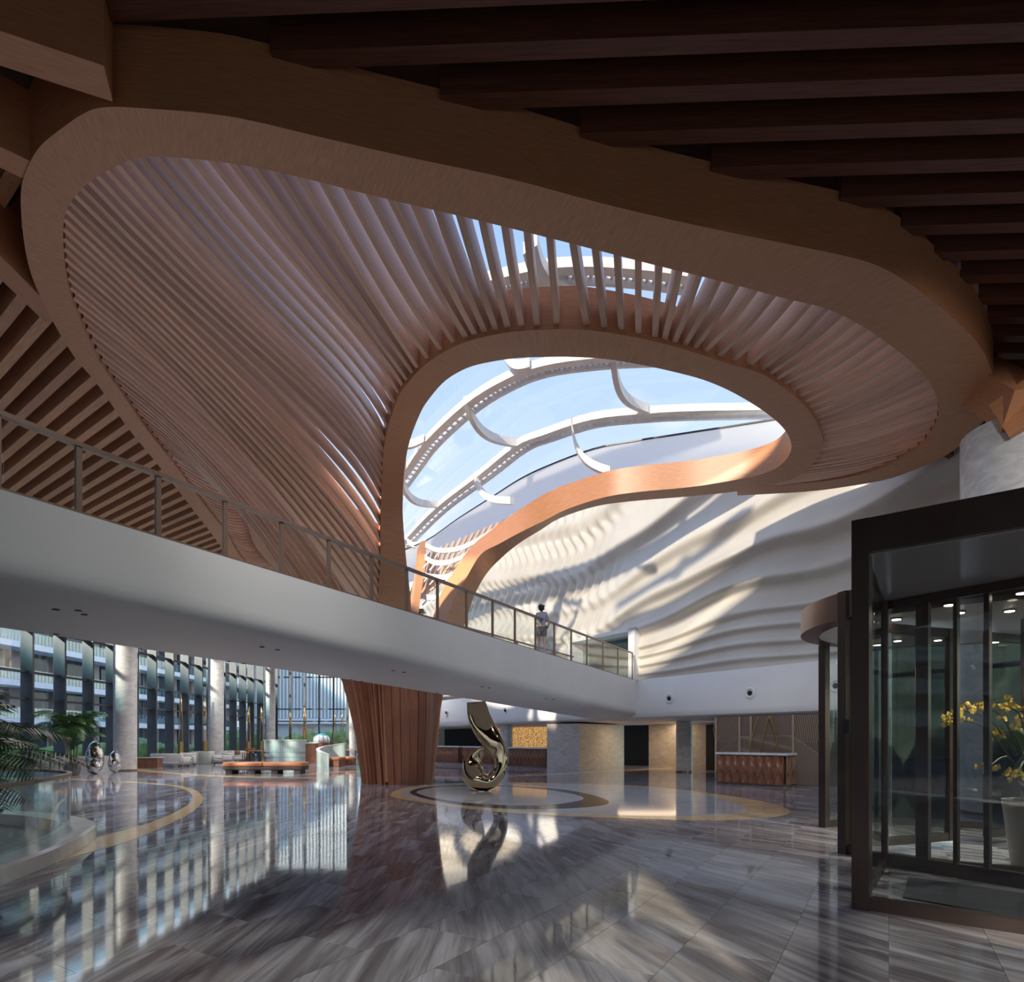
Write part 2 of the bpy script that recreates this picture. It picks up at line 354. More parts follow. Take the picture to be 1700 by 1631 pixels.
def beam(A, B, ht, name, label=None, ref=None, close=False, lip=0.0, parent=None, start=0):
    n = len(A); rings = [None]*n; Ns = [None]*n
    for i in list(range(start, n))+list(range(start-1, -1, -1)):
        a = A[i]; c = B[i]
        i0, i1 = (i-1, (i+1) % n) if close else (max(i-1, 0), min(i+1, n-1))
        T = ((A[i1]+B[i1])-(A[i0]+B[i0])).normalized(); Wd = (a-c).normalized()
        Nn = T.cross(Wd).normalized()
        r = (ref(i) if ref else Vector((0, 0, 1))) if i == start or close else (Ns[i-1] if i > start else Ns[i+1])
        if Nn.dot(r) < 0: Nn = -Nn
        if i != start and not close: Nn = (Nn+r*.8).normalized(); Nn = (Nn-T*Nn.dot(T)).normalized()
        Ns[i] = Nn; rings[i] = [a, c, c+Nn*ht, a+Nn*ht]
    # two meshes sharing one look: soffit face grain runs across, side faces along
    mb = MB().sweep(rings, close)
    o = mb.build(name, wood_beam, parent or canopy, label=label, smooth=True, auto=35)
    o.data.materials.append(wood_face)
    k = 4
    for fi, p in enumerate(o.data.polygons):
        if fi < (n if close else n-1)*4 and fi % 4 == 0: p.material_index = 1
    return o
beam(roS, riS, 1.18, 'ring_beam', 'wide outer ring beam')
LP = [(640, 1299, 672, 1299, 25.0, 25.0), (632, 1100, 684, 1100, 24.7, 24.8), (628, 1000, 682, 1000, 24.2, 24.4), (631, 936, 675, 936, 23.4, 23.6), (632, 862, 669, 862, 22.3, 22.5), (634, 800, 669, 810, 21.0, 21.2),
      (639, 734, 677, 745), (659, 664, 697, 688), (678, 635, 716, 658), (702, 609, 741, 631), (735, 586, 776, 611), (776, 567, 815, 601), (838, 553, 858, 595), (900, 548, 905, 593), (962, 547, 955, 593), (1024, 555, 1010, 597), (1085, 567, 1065, 606), (1147, 584, 1120, 618), (1209, 604, 1168, 631), (1260, 619, 1209, 648), (1297, 641, 1245, 668), (1334, 672, 1272, 686), (1356, 702, 1295, 705), (1365, 728, 1309, 724), (1362, 752, 1314, 744), (1345, 775, 1306, 762), (1319, 792, 1288, 778), (1279, 806, 1255, 790), (1224, 816, 1210, 799), (1150, 824, 1145, 809), (1044, 833, 1060, 817), (985, 842, 1003, 826), (929, 861, 943, 845),
      (898, 880, 903, 865, 25.9, 24.9), (861, 903, 864, 884, 26.5, 25.7), (831, 928, 829, 903, 27.0, 26.2), (807, 954, 798, 921, 27.4, 26.6), (788, 988, 773, 962, 27.7, 26.9), (776, 1022, 752, 999, 27.7, 26.9), (762, 1070, 728, 1070, 27.3, 26.7), (738, 1140, 706, 1140, 26.7, 26.6), (716, 1299, 690, 1299, 26.4, 26.4)]
lo = []; li = []
for r in LP:
    if len(r) == 4: lo.append(atz(r[0], r[1], 9.0)); li.append(atz(r[2], r[3], 9.0))
    else: lo.append(atd(r[0], r[1], r[4])); li.append(atd(r[2], r[3], r[5]))
loS, liS = catmull(lo, NS), catmull(li, NS)
cen = Vector((1.5, 20.5, 0))
def lref(i):
    k = i/NS; p = loS[i]
    if k < 6 or k > 31:
        v = Vector((p.x-cen.x, p.y-cen.y-2, 0)).normalized()
        w = min(1, (6-k)/3 if k < 6 else (k-31)/4)
        if k > 31: v = Vector((-.75, .15, .5))
        else: v = Vector((0, 1, 0))
        return (Vector((0, 0, 1))*(1-w)+v*w).normalized()
    return Vector((0, 0, 1))
beam(loS, liS, .95, 'inner_ring_beam', 'inner ring beam looping round the skylight and down into the trunk', ref=lref, start=60)
# slats
KEY = [(41, 28), (38, 26.5), (36, 25.3), (34, 23.6), (32, 22.1), (30, 20.8), (28, 19), (26.5, 17.3), (25, 16), (24, 14.2), (23.65, 13.2), (22.95, 12.1), (22.4, 11.3), (22.1, 10.9), (21.15, 8.7), (20, 7.7), (19, 7.0), (18, 6.4), (17, 5.9), (16, 5.4), (15, 4.95), (14, 4.5), (13, 4.0), (12, 3.5), (11.2, 3.0), (10.4, 2.4), (9.7, 1.8), (9.0, 1.2)]
TT = 9.0
def key(t):
    for (a, x), (b2, y) in zip(KEY[:-1], KEY[1:]):
        if b2 <= t <= a: return y+(x-y)*(t-b2)/(a-b2)
    return None
cum = [0]
for i in range(1, len(riS)): cum.append(cum[-1]+(riS[i]-riS[i-1]).length)
def param_at(L0):
    for i in range(1, len(cum)):
        if cum[i] >= L0: return (i-1+(L0-cum[i-1])/max(1e-6, cum[i]-cum[i-1]))/NS
    return len(ri)-1.001
def trunk_pt(th, h):
    z = EYE+h
    tab = [(-1.9, 1.45, 1.15), (0, 1.62, 1.3), (1.9, 1.98, 1.42), (3.5, 2.5, 1.6), (4.9, 3.1, 1.85), (6.2, 3.9, 2.3), (7.5, 4.6, 3.2)]
    r = tab[-1][1]; rf = tab[-1][2]
    for (a, x, f), (b2, y, g) in zip(tab[:-1], tab[1:]):
        if a <= h <= b2: k_ = (h-a)/(b2-a); r = x+(y-x)*k_; rf = f+(g-f)*k_; break
    dg = math.degrees(th)
    if -260 < dg < 0:
        w_ = max(0, min(1, (-dg-98)/75)); w_ = w_*w_*(3-2*w_); r = rf+(r-rf)*w_
        if dg > -98: r = rf+(tab[0][1]-tab[0][2])*max(0, min(1, (dg+98)/60))*(1 if h < 3 else 0)
    return Vector((T0.x-.03*(h+1.9)+r*math.cos(th), T0.y+r*math.sin(th), z))
# rear loop beyond the trunk
L2 = [(-10.37, 24.4), (-11.5, 27), (-12.3, 30.3), (-12.4, 33.5), (-11.3, 36.6), (-8.8, 37.8), (-6.6, 35.8), (-5.8, 32.5), (-6.2, 28.6), (-7.2, 25.6), (-8.7, 24.0)]
c2 = Vector((-9.1, 30.6, 0))
l2o = catmull([Vector((x, y, EYE+9)) for x, y in L2], 4, True)
l2i = [Vector((p.x+(c2.x-p.x)*.20, p.y+(c2.y-p.y)*.12, p.z)) for p in l2o]
beam(l2o, l2i, .95, 'rear_ring_beam', 'small inner ring beam seen low at left through the railing', close=True)
def slat_path(t, n=14):
    P0 = sample(riS, t*NS) + Vector((0, 0, .10))
    k = key(t)
    if k is not None:
        P1 = sample(loS, k*NS)+Vector((0, 0, .10)); d = P1-P0
        if k > 9:
            return [P0.lerp(P1, j/n)-Vector((0, 0, 1))*d.length*.03*math.sin(math.pi*j/n) for j in range(n+1)]
        w = max(0, min(1, (8-k)/3)); dxy = Vector((d.x, d.y, 0))
        return [bez(P0, P0+dxy*.38-Vector((0, 0, .10+.15*w)), P1-dxy*(.33-.12*w)+Vector((0, 0, -.05+1.4*w)), P1, j/n) for j in range(n+1)]
    if t > 4.2:
        w = (TT-t)/(TT-4.2)          # 0 front .. 1 left
        th = math.radians(-99-w*98)
        Pt = trunk_pt(th, 4.9)
        d = Pt-P0; dxy = Vector((d.x, d.y, 0)); out = Vector((math.cos(th), math.sin(th), 0))
        A = [bez(P0, P0+dxy*.42-Vector((0, 0, .3)), Pt+out*(.35+1.2*w)+Vector((0, 0, 1.6)), Pt, j/n) for j in range(n+1)]
        return A+[trunk_pt(th, h) for h in (4.1, 3.2, 2.3, 1.2, 0, -1.0, -1.9)]
    # rear loop
    w = (4.2-t)/4.2
    ix_ = (41+w*16) % 44; P1 = l2o[int(ix_)].lerp(l2o[(int(ix_)+1) % 44], ix_-int(ix_)) + Vector((0, 0, .12))
    return [P0.lerp(P1, j/n)-Vector((0, 0, .18*math.sin(math.pi*j/n))) for j in range(n+1)]
def fin(pathf, t, dt, th, dp):
    P, A, B = pathf(t), pathf(t-dt), pathf(t+dt)
    if not (len(P) == len(A) == len(B)): A = B = None
    rings = []
    n = len(P)
    for i in range(n):
        T = (P[min(i+1, n-1)]-P[max(i-1, 0)]).normalized()
        kk = key(t); w = (max(0, min(1, (8-kk)/3)) if kk is not None else 1) if t > 4.2 else 0
        ref = Vector((T0.x-P[i].x, T0.y-P[i].y, 0)).normalized()*1.0*w+Vector((0, 0, 1))
        Nn = (ref-T*ref.dot(T)).normalized(); S = Nn.cross(T).normalized()
        rings.append([P[i]-S*th/2, P[i]+S*th/2, P[i]+S*th/2+Nn*dp, P[i]-S*th/2+Nn*dp])
    return rings
def spacing(t):
    tab = [(0, .44), (7, .40), (9, .30), (12, .24), (17.5, .24), (19, .31), (22, .38), (24, .45), (31, .45), (36, .42), (42, .42)]
    for (a, x), (b2, y) in zip(tab[:-1], tab[1:]):
        if a <= t <= b2: return x+(y-x)*(t-a)/(b2-a)
    return .42
Ls = .3; q = 0
while Ls < cum[-1]:
    t = param_at(Ls); Ls += spacing(t); q += 1
    if t > 40.6: break
    th = .13 if t > 22 else (.10 if t > 19.5 else .088)
    dp = .52 if t > 19.5 else .40
    r_ = fin(slat_path, t, .06, th, dp)
    if 4.2 < t < TT:
        o_ = (.0, .06, .13, .19, .10)[q % 5]
        for i in range(15, len(r_)):
            c_ = Vector((T0.x, T0.y, 0)); v = r_[i][0]-c_; v = Vector((v.x, v.y, 0)).normalized()
            r_[i] = [p-v*o_*min(1, (i-14)/3) for p in r_[i]]
    if 4.2 < t < TT:
        so = MB().sweep(r_).build('slat', wood, canopy); so.data.materials.append(wood_trunk_shaded)
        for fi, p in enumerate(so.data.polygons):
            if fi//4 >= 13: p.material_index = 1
        continue
    MB().sweep(r_).build('slat', wood, canopy)
# trunk: solid fluted core and the broad planks of its right flank
mb = MB(); rings = []
for h in [-1.9, -1, 0, 1, 1.9, 2.8, 3.6, 4.4]:
    rings.append([trunk_pt(math.radians(a2), h)*1.0 - Vector((math.cos(math.radians(a2)), math.sin(math.radians(a2)), 0))*.24 for a2 in range(-250, 110, 12)])
mb.sweep(rings).build('trunk_core', wood_trunk_shaded, canopy, smooth=True, auto=40)
for i in range(17):
    a0 = -97+i*13.5
    rr = []
    off = (.0, .07, .03, .10, .01)[i % 5]
    for h in [-1.9, -1, 0, 1.0, 1.9, 2.8, 3.6, 4.3]:
        p0, p1 = trunk_pt(math.radians(a0+.6), h), trunk_pt(math.radians(a0+12.9), h)
        o0 = Vector((math.cos(math.radians(a0+6)), math.sin(math.radians(a0+6)), 0))
        rr.append([p0-o0*off, p1-o0*off*.4, p1-o0*.3, p0-o0*.3])
    MB().sweep(rr).build('trunk_plank', wood_trunk_shaded, canopy)
# rear strand and slatted screen with white ribs seen through the fork
A = [atd(698, 900, 30), atd(694, 940, 29.4), atd(688, 980, 28.8), atd(684, 1040, 28.2), atd(690, 1120, 27.6)]
B = [atd(708, 897, 30.2), atd(706, 940, 29.6), atd(700, 980, 29), atd(694, 1040, 28.4), atd(700, 1120, 27.8)]
beam(catmull(A, 3), catmull(B, 3), .5, 'rear_strand', ref=lambda i: Vector((0, 1, 0)))
for j in range(15):
    a = atd(848-j*10.5, 858+j*4.5, 31.5-j*.05); b2 = atd(770-j*8.0, 935+j*6.5, 29.5)
    mid = a.lerp(b2, .5)+Vector((0, .4, -.25))
    P = catmull([a, mid, b2], 4); rr = []
    for i, p in enumerate(P): rr.append([p+Vector((-.06, 0, 0)), p+Vector((.06, 0, 0)), p+Vector((.06, .35, .05)), p+Vector((-.06, .35, .05))])
    MB().sweep(rr).build('rear_slat', wood, canopy)
for pts in ([(706, 905), (730, 914), (770, 908), (820, 880), (850, 858)], [(705, 925), (722, 934), (750, 932), (785, 915)], [(700, 955), (722, 958), (745, 957), (765, 945)], [(692, 985), (710, 992), (728, 990), (745, 975)]):
    P = catmull([atd(x, y, 29.3) for x, y in pts], 4)
    rr = [[p+Vector((0, 0, -.12)), p+Vector((0, .15, -.12)), p+Vector((0, .15, .12)), p+Vector((0, 0, .12))] for p in P]
    MB().sweep(rr).build('white_rib', white_steel, canopy, label='white curved rib')
    for i in range(2, len(P)-2, 2):
        p = P[i]
        MB().tube([p+Vector((-.25, 0, -.38)), p+Vector((0, 0, -.1))], .035, 5).build('rib_bracket', white_steel, canopy, label='small white bracket')
# branch beams from the ring to the outer walls
def branch(p0, p1, w, d, name='branch_beam'):
    p0, p1 = Vector(p0), Vector(p1); T = (p1-p0).normalized(); S = Vector((-T.y, T.x, 0)).normalized(); U = S.cross(T)
    if U.z < 0: U = -U
    rr = [[p-S*w/2, p+S*w/2, p+S*w/2+U*d, p-S*w/2+U*d] for p in (p0, p1)]
    return MB().sweep(rr).build(name, wood_beam, canopy)
branch(atz(180, 140, 9.02), atz(-420, -58, 9.02), .50, 1.1)
branch(atz(60, 290, 9.02), atz(-420, 60, 9.02), .45, 1.1)
branch(atz(92, 535, 9.02), atz(-330, 118, 9.02), .45, 1.1)

# ================================================================ CEILING with joists
ring_poly = [(p.x, p.y) for p in ro]
hole = [(p.x, p.y) for p in ri[:39]] + [(12.9, 22.2), (15.8, 24.0), (9, 40), (0, 52), (-9, 52), (-14.5, 43)]
outerb = [(-26, -6), (24, -6), (24, 17), (16.5, 18.2), (14.6, 20.6), (-12.5, 59.5), (-12.5, 69), (-26, 69)]
def cdt(outer, hole):
    V = [Vector(p) for p in outer]+[Vector(p) for p in hole]; n = len(outer); m = len(hole)
    E = [(i, (i+1) % n) for i in range(n)]+[(n+i, n+(i+1) % m) for i in range(m)]
    r = geometry.delaunay_2d_cdt(V, E, [], 1, 1e-4)
    def inside(p, poly):
        c = False; k = len(poly); j = k-1
        for i in range(k):
            if (poly[i][1] > p[1]) != (poly[j][1] > p[1]) and p[0] < (poly[j][0]-poly[i][0])*(p[1]-poly[i][1])/(poly[j][1]-poly[i][1])+poly[i][0]: c = not c
            j = i
        return c
    fs = []
    for f in r[2]:
        c = sum((r[0][i] for i in f), Vector((0, 0)))/len(f)
        if inside(c, outer) and not (hole and inside(c, hole)): fs.append(f)
    return r[0], fs, inside
V2, F2, inside = cdt(outerb, hole)
mb = MB()
for v in V2: mb.v.append(Vector((v.x, v.y, EYE+10.72)))
for f in F2: mb.face(list(reversed(f)))
nV = len(V2)
for v in V2: mb.v.append(Vector((v.x, v.y, EYE+10.95)))
for f in F2: mb.face([i+nV for i in f])
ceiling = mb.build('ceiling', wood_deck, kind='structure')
def cross_poly(p, d, poly):
    ts = []; k = len(poly)
    for i in range(k):
        a = Vector(poly[i]); e2 = Vector(poly[(i+1) % k])-a; den = d.x*e2.y-d.y*e2.x
        if abs(den) < 1e-9: continue
        w = a-p; t = (w.x*e2.y-w.y*e2.x)/den; u = (w.x*d.y-w.y*d.x)/den
        if 0 <= u < 1: ts.append(t)
    return sorted(ts)
closedring = ring_poly
def joist(a, b2, h0, h1, w, d, m_=None):
    a = Vector((a.x, a.y, EYE+h0)); b2 = Vector((b2.x, b2.y, EYE+h1)); T = (b2-a).normalized(); S = Vector((-T.y, T.x, 0)).normalized()
    rr = [[p-S*w/2, p+S*w/2, p+S*w/2+Vector((0, 0, d)), p-S*w/2+Vector((0, 0, d))] for p in (a, b2)]
    MB().sweep(rr).build('joist', m_ or wood_joist_shaded, ceiling)
for k in range(-4, 24):
    Zk = 8.27+.685*k
    p = Vector((-24.0, Zk+.034*24)); d = Vector((1, -.034)).normalized()
    ts = cross_poly(p, d, ring_poly)
    x0 = -6.2 if Zk < 8.7 else (p+d*ts[-1]).x if ts else -6
    if Zk > 8.7: x0 -= .15
    x1 = 22.5
    if Zk > 17: x1 = 7.5-.7*(Zk-30.69)-.2
    if x1-x0 < .4 or Zk > 21.6: continue
    fall = max(0, min(1, (Zk-14)/7))*1.25
    y = lambda x: p.y-.034*(x-p.x)
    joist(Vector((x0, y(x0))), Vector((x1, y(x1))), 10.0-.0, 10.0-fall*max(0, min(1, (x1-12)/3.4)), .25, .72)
nrm = Vector((1, 1.36)).normalized(); dl = Vector((-1.36, 1)).normalized()
c0 = 3.0
left_line = [(p.x, p.y) for p in ro[:12]]
while c0 < 23.0:
    p = nrm*c0
    # crossing with left strand
    best = None
    for i in range(len(left_line)-1):
        a = Vector(left_line[i]); e2 = Vector(left_line[i+1])-a; den = dl.x*e2.y-dl.y*e2.x
        w = a-p; t = (w.x*e2.y-w.y*e2.x)/den; u = (w.x*dl.y-w.y*dl.x)/den
        if 0 <= u <= 1: best = t
    if best is not None:
        a = p+dl*(best-.1); tt = (-24.6-p.x)/dl.x; b2 = p+dl*tt
        joist(a, b2, 10.0, 10.0, .24, .70, wood_joist_lit)
    c0 += .56

# ================================================================ SKYLIGHT
sky = empty('window_9', (0, 22, EYE+13), kind='structure', label='curved glass skylight over the timber canopy')
SB = {'a': ([(640, 830), (674, 779), (706, 734), (772, 672), (838, 631), (900, 608), (978, 596), (1060, 590), (1160, 588)], 13.5),
      'b': ([(640, 930), (674, 895), (723, 845), (797, 788), (855, 742), (904, 722), (982, 697), (1073, 687), (1147, 683), (1250, 681), (1330, 680)], 13.0),
      'z': ([(700, 500), (760, 480), (830, 462), (900, 447), (980, 443), (1080, 450), (1160, 462)], 13.5),
      'y': ([(700, 470), (790, 370), (860, 385), (960, 402), (1060, 436), (1160, 470)], 13.3)}
def longbeam(px, h, w=.34, d=.30):
    P = catmull([atz(x, y, h) for x, y in px], 4)
    def sect(off0, off1, z0, z1, name):
        rr = []
        for i, p in enumerate(P):
            T = P[min(i+1, len(P)-1)]-P[max(i-1, 0)]; S = Vector((-T.y, T.x, 0)).normalized()
            rr.append([p+S*off0+Vector((0, 0, z0)), p+S*off1+Vector((0, 0, z0)), p+S*off1+Vector((0, 0, z1)), p+S*off0+Vector((0, 0, z1))])
        MB().sweep(rr).build(name, white_steel, sky)
    sect(0, w, 0, d, 'skylight_beam'); sect(w+.28, w+.42, 0, d, 'skylight_chord')
    mb = MB()
    for i in range(0, len(P)-1, 1):
        for fr in (.25, .75):
            p = P[i].lerp(P[i+1], fr); T = (P[i+1]-P[i]); S = Vector((-T.y, T.x, 0)).normalized()
            mb.box(p+S*(w+.14)+Vector((0, 0, d*.6)), (.08, .30, .12), math.atan2(T.y, T.x))
    mb.build('skylight_strut', white_steel, sky)
    return P
bA = longbeam(*SB['a']); bB = longbeam(*SB['b']); bZ = longbeam(*SB['z']); bY = None
def rib(a, b2, bow, sg=.35, w=.22):
    a, b2 = Vector(a), Vector(b2); n = 12; rr = []
    for j in range(n+1):
        t = j/n; p = a.lerp(b2, t)+Vector(bow)*math.sin(math.pi*t)
        T = (b2-a); S = Vector((-T.y, T.x, 0)).normalized()*w/2
        rr.append([p-S, p+S, p+S+Vector((0, 0, sg)), p-S+Vector((0, 0, sg))])
    MB().sweep(rr).build('skylight_rib', white_steel, sky)
BW = (-.35, .1, -.35)
rib(atz(772, 672, 13.5), atz(855, 742, 13.0), BW); rib(atz(838, 600, 13.9), atz(880, 612, 13.5), (-.1, 0, -.2))
rib(atz(948, 707, 13.0), atz(1012, 790, 10.9), BW); rib(atz(1018, 602, 13.5), atz(1073, 686, 13.0), (-.3, .1, -.3))
rib(atz(789, 795, 13.0), atz(850, 838, 10.9), BW); rib(atz(665, 802, 13.3), atz(725, 843, 13.0), BW)
rib(atz(672, 725, 13.7), atz(704, 735, 13.5), BW); rib(atz(675, 895, 13), atz(716, 905, 12.4), BW)
rib(atz(880, 415, 13.5), atz(960, 490, 13.5), (-.3, .1, -.2), w=.5)
# white rim behind the loop
RM = [(640, 925), (706, 899), (760, 862), (818, 825), (862, 797), (908, 775), (986, 746), (1060, 732), (1126, 722), (1250, 703), (1330, 690), (1420, 680)]
P = catmull([atz(x, y, 12.4) for x, y in RM], 4)
mb = MB(); rr = []
for i, p in enumerate(P):
    T = P[min(i+1, len(P)-1)]-P[max(i-1, 0)]; S = Vector((-T.y, T.x, 0)).normalized()
    if S.y < 0: S = -S
    rr.append([p+S*.05, p+S*.25+Vector((0, 0, -.55)), p+S*.75+Vector((0, 0, -1.1)), p+S*1.6+Vector((0, 0, -1.55))])
b0 = len(mb.v)
for r_ in rr: mb.v += r_
for i in range(len(rr)-1):
    for j in range(3): mb.face([b0+i*4+j, b0+i*4+j+1, b0+(i+1)*4+j+1, b0+(i+1)*4+j])
mb.build('skylight_rim', frosted, sky, smooth=True, label='broad frosted white rim')
rr = [[p+Vector((0, 0, .0)), p+Vector((0, .06, 0)), p+Vector((0, .06, .06)), p+Vector((0, 0, .06))] for p in P]
MB().sweep(rr).build('skylight_gasket', dark_frame, sky)
# upstand all round and the glass itself
mb = MB(); n = len(hole); b0 = []
for i in range(n):
    a = Vector(hole[i]); b2 = Vector(hole[(i+1) % n])
    if a.y > 14.5 or b2.y > 14.5: continue
    q = len(mb.v); z0, z1 = EYE+10.3, EYE+13.75
    for z in (z0, z1): mb.v += [Vector((a.x, a.y, z)), Vector((b2.x, b2.y, z))]
    mb.face([q, q+1, q+3, q+2])
mb.build('skylight_upstand', white_steel, sky)
V3, F3, _ = cdt(hole, [])
mb = MB()
for v in V3: mb.v.append(Vector((v.x, v.y, EYE+13.95)))
for f in F3: mb.face(list(f))
mb.build('skylight_pane', glass_sky, sky)
# ================================================================ FOOTBRIDGE
def nb(Z): return Vector((-9.96+.513*Z, Z, 0))
PB = Vector((-.8898, .4563, 0)); BWD = 3.4
def pxx(Z): return CX+F*(.513-9.96/Z)
bridge = empty('footbridge', (-3, 13.5, 0), 'long white footbridge crossing the hall with a bronze and glass railing', 'footbridge')
rr = []
for Z in [-5, -1, 3, 5, 7.4, 9, 11, 13, 15, 18, 21, 24, 27, 30, 33.2]:
    b0 = nb(Z)
    hb = 1.964 + (Z-7.4)*(1.15-1.964)/(32.6-7.4) if Z < 7.4 else (1226-(955+pxx(Z)/1062*235))*Z/F
    Zf = Z+.4563*BWD; hf = 1.805-(Zf-10.24)*.0208; hf = min(hf, hb-.02)
    q = lambda o, h: b0+PB*o+Vector((0, 0, EYE+h))
    rr.append([q(0, 3.0), q(0, hb+.34), q(.02, hb+.2), q(.07, hb+.1), q(.16, hb+.03), q(.32, hb), q(BWD-.25, hf), q(BWD-.05, hf+.06), q(BWD, hf+.2), q(BWD, 3.0)])
MB().sweep(rr).build('bridge_deck', white_paint, bridge, smooth=True, auto=30)
def on_bridge(o, Z, h): return nb(Z)+PB*o+Vector((0, 0, EYE+h))
zp = [3.9, 4.6, 5.35, 6.1, 6.75, 7.4] + [9.96/(.513-(x-850)/F) for x in (135, 267, 378, 472, 550, 621, 679, 730, 778, 821, 858, 892, 923, 951, 977, 1003.5, 1028, 1052)]
def railh(Z):
    x = pxx(Z)
    if x < 0: return .96
    return (HZ-(683+.3811*x))*Z/F-3.0
for side in (0, 1):
    off = .07 if side == 0 else BWD-.07
    tops = []
    for k, Z in enumerate(zp):
        rh = railh(Z); ww = .075
        ang = math.atan2(1, .513)
        p = on_bridge(off, Z, 3.0); tops.append(on_bridge(off, Z, 3.0+rh))
        if side == 0 or k % 2 == 0:
            MB().box(p+Vector((0, 0, rh/2)), (.075, .05, rh), ang).build('rail_post', rail_metal, bridge)
    tops = [on_bridge(off, -4, 3.96)]+tops
    rr = []
    for p in tops: rr.append([p+Vector((-.045, .02, -.05)), p+Vector((.045, -.02, -.05)), p+Vector((.045, -.02, .01)), p+Vector((-.045, .02, .01))])
    MB().sweep(rr).build('handrail', rail_metal, bridge)
    MB().sweep([[on_bridge(off-.05, Z, 3.0), on_bridge(off+.05, Z, 3.0), on_bridge(off+.05, Z, 3.035), on_bridge(off-.05, Z, 3.035)] for Z in (-4, 33)]).build('base_rail', rail_metal, bridge)
    for k in range(len(zp)-1):
        if side == 1 and k % 2: continue
        z0, z1 = zp[k]+.06, zp[k+(2 if side and k+2 < len(zp) else 1)]-.06
        h0, h1 = railh(z0), railh(z1)
        rr = [[on_bridge(off-.006, z, 3.03), on_bridge(off+.006, z, 3.03), on_bridge(off+.006, z, 3.0+h-.06), on_bridge(off-.006, z, 3.0+h-.06)] for z, h in ((z0, h0), (z1, h1))]
        MB().sweep(rr).build('glass_panel', glass_clear, bridge)
for x, y in ((93, 1012), (130, 1012), (93, 1053), (140, 1020), (380, 1098), (404, 1101), (435, 1074), (461, 1078), (582, 1128), (600, 1131), (653, 1113), (671, 1116), (726, 1150), (739, 1152), (801, 1140), (812, 1142), (906, 1160), (918, 1161), (914, 1179)):
    # soffit lies near h = 1.9 .. 1.15, find by ray against the sloping underside
    best = None
    for i in range(400):
        Z = 6+i*.08; p = Vector(((x-CX)*Z/F, Z)); h = (HZ-y)*Z/F
        rel = p-Vector((nb(0).x, 0)); o = (rel.x-.513*rel.y)*(-.8898); Zb = Z-.4563*o
        if 0.3 < o < BWD-.1 and Zb > 4:
            hb = (1226-(955+pxx(Zb)/1062*235))*Zb/F; hf = min(1.805-(Zb+.4563*BWD-10.24)*.0208, hb-.02)
            hs = hb+(hf-hb)*(o-.32)/(BWD-.57)
            if h >= hs: best = Vector((p.x, p.y, EYE+hs)); break
    if best: MB().lathe([(.045, -.012), (.045, .02)], best, 10).build('soffit_downlight', dark_frame, bridge, label='tiny recessed downlight')
# ================================================================ WALL with wave relief
def wl(Z, off=0.0, h=0.0):   # off > 0 towards the hall
    return Vector((7.5-.7*(Z-30.69)-.819*off, Z-.573*off, EYE+h))
wall = empty('wall_back', (7.5, 30.7, 0), kind='structure', label='white relief wall with flowing horizontal waves')
ZA, ZB = 17.2, 62.0
def relief(Z, h):
    s = (Z-17)*1.2207
    dip = -1.25*math.exp(-((Z-36.5)/5.0)**2) + .55*math.exp(-((Z-27)/4.0)**2)
    up = max(0, (27-Z))*.055*max(0, h-4)
    u = h-dip*min(1, max(0, (h-3)/3.0))-up+.05*math.sin(s*.9)
    lam = .54+.05*max(0, u-5)
    ph = u/lam*2*math.pi+.6*math.sin(s*.35)+.35*math.sin(s*.9+u)
    hum = .5+.5*math.sin(ph+.55*math.sin(ph))
    amp = .22+.05*math.sin(u*.9+s*.12)+.16*max(0, min(1, (h-5.5)/2))*max(0, min(1, (36-Z)/5))
    d = amp*hum**1.5+.05*math.sin(u*1.05+.6*math.sin(s*.22))
    w = max(0, min(1, (Z-32.5)/3.0))*max(0, min(1, (h-3.6)/1.0))
    w2 = .5+.5*math.sin(u*2.05)
    d = d*(1-.35*w)+w*.13*(.35+.65*w2)*math.sin(s/.80*2*math.pi+1.9*math.sin(u*3.2))
    edge = max(0, min(1, (h-3.0)/.25))
    return d*edge
NU, NV = 460, 190
DZ0, DZ1, DH = 32.35, 36.2, 5.58
mb = MB()
# finer spacing far away is not needed; ripples need ~0.11 m
for i in range(NU+1):
    Z = ZA+(ZB-ZA)*i/NU
    for j in range(NV+1):
        h = 3.02+(min(14.2, max(9.9, 9.9+(Z-20)*.30))-3.02)*j/NV
        mb.v.append(wl(Z, relief(Z, h)-.12, h))
for i in range(NU):
    for j in range(NV):
        Z = ZA+(ZB-ZA)*(i+.5)/NU; h = 3.02+(min(14.2, max(9.9, 9.9+(Z-20)*.30))-3.02)*(j+.5)/NV
        if DZ0 < Z < DZ1 and h < DH: continue
        a0 = i*(NV+1)+j; mb.face([a0, a0+1, a0+NV+2, a0+NV+1])
wv = mb.build('wave_relief', wave_mat, wall, smooth=True, label='wavy plaster relief panel')
mb = MB()
def quad(mb, *p):
    q = len(mb.v); mb.v += [Vector(x) for x in p]; mb.face(range(q, q+len(p)))
for za, zb in ((DZ0-.35, DZ0), (DZ1, DZ1+.1)):
    rr = [[wl(za, .32, h), wl(zb, .32, h), wl(zb, -1.2, h), wl(za, -1.2, h)] for h in (3.0, DH+.18)]
    mb.sweep(rr)
mb.sweep([[wl(z, .32, DH), wl(z, .32, DH+.18), wl(z, -1.2, DH+.18), wl(z, -1.2, DH)] for z in (DZ0-.35, DZ1+.1)])
mb.build('doorway_frame', white_paint, wall, label='white doorway surround at the bridge end')
mb = MB(); quad(mb, wl(DZ0, -1.2, 3), wl(DZ1, -1.2, 3), wl(DZ1, -1.2, DH), wl(DZ0, -1.2, DH)); mb.build('doorway_back', mat('doorway_grey', (.16, .155, .15), .4), wall)
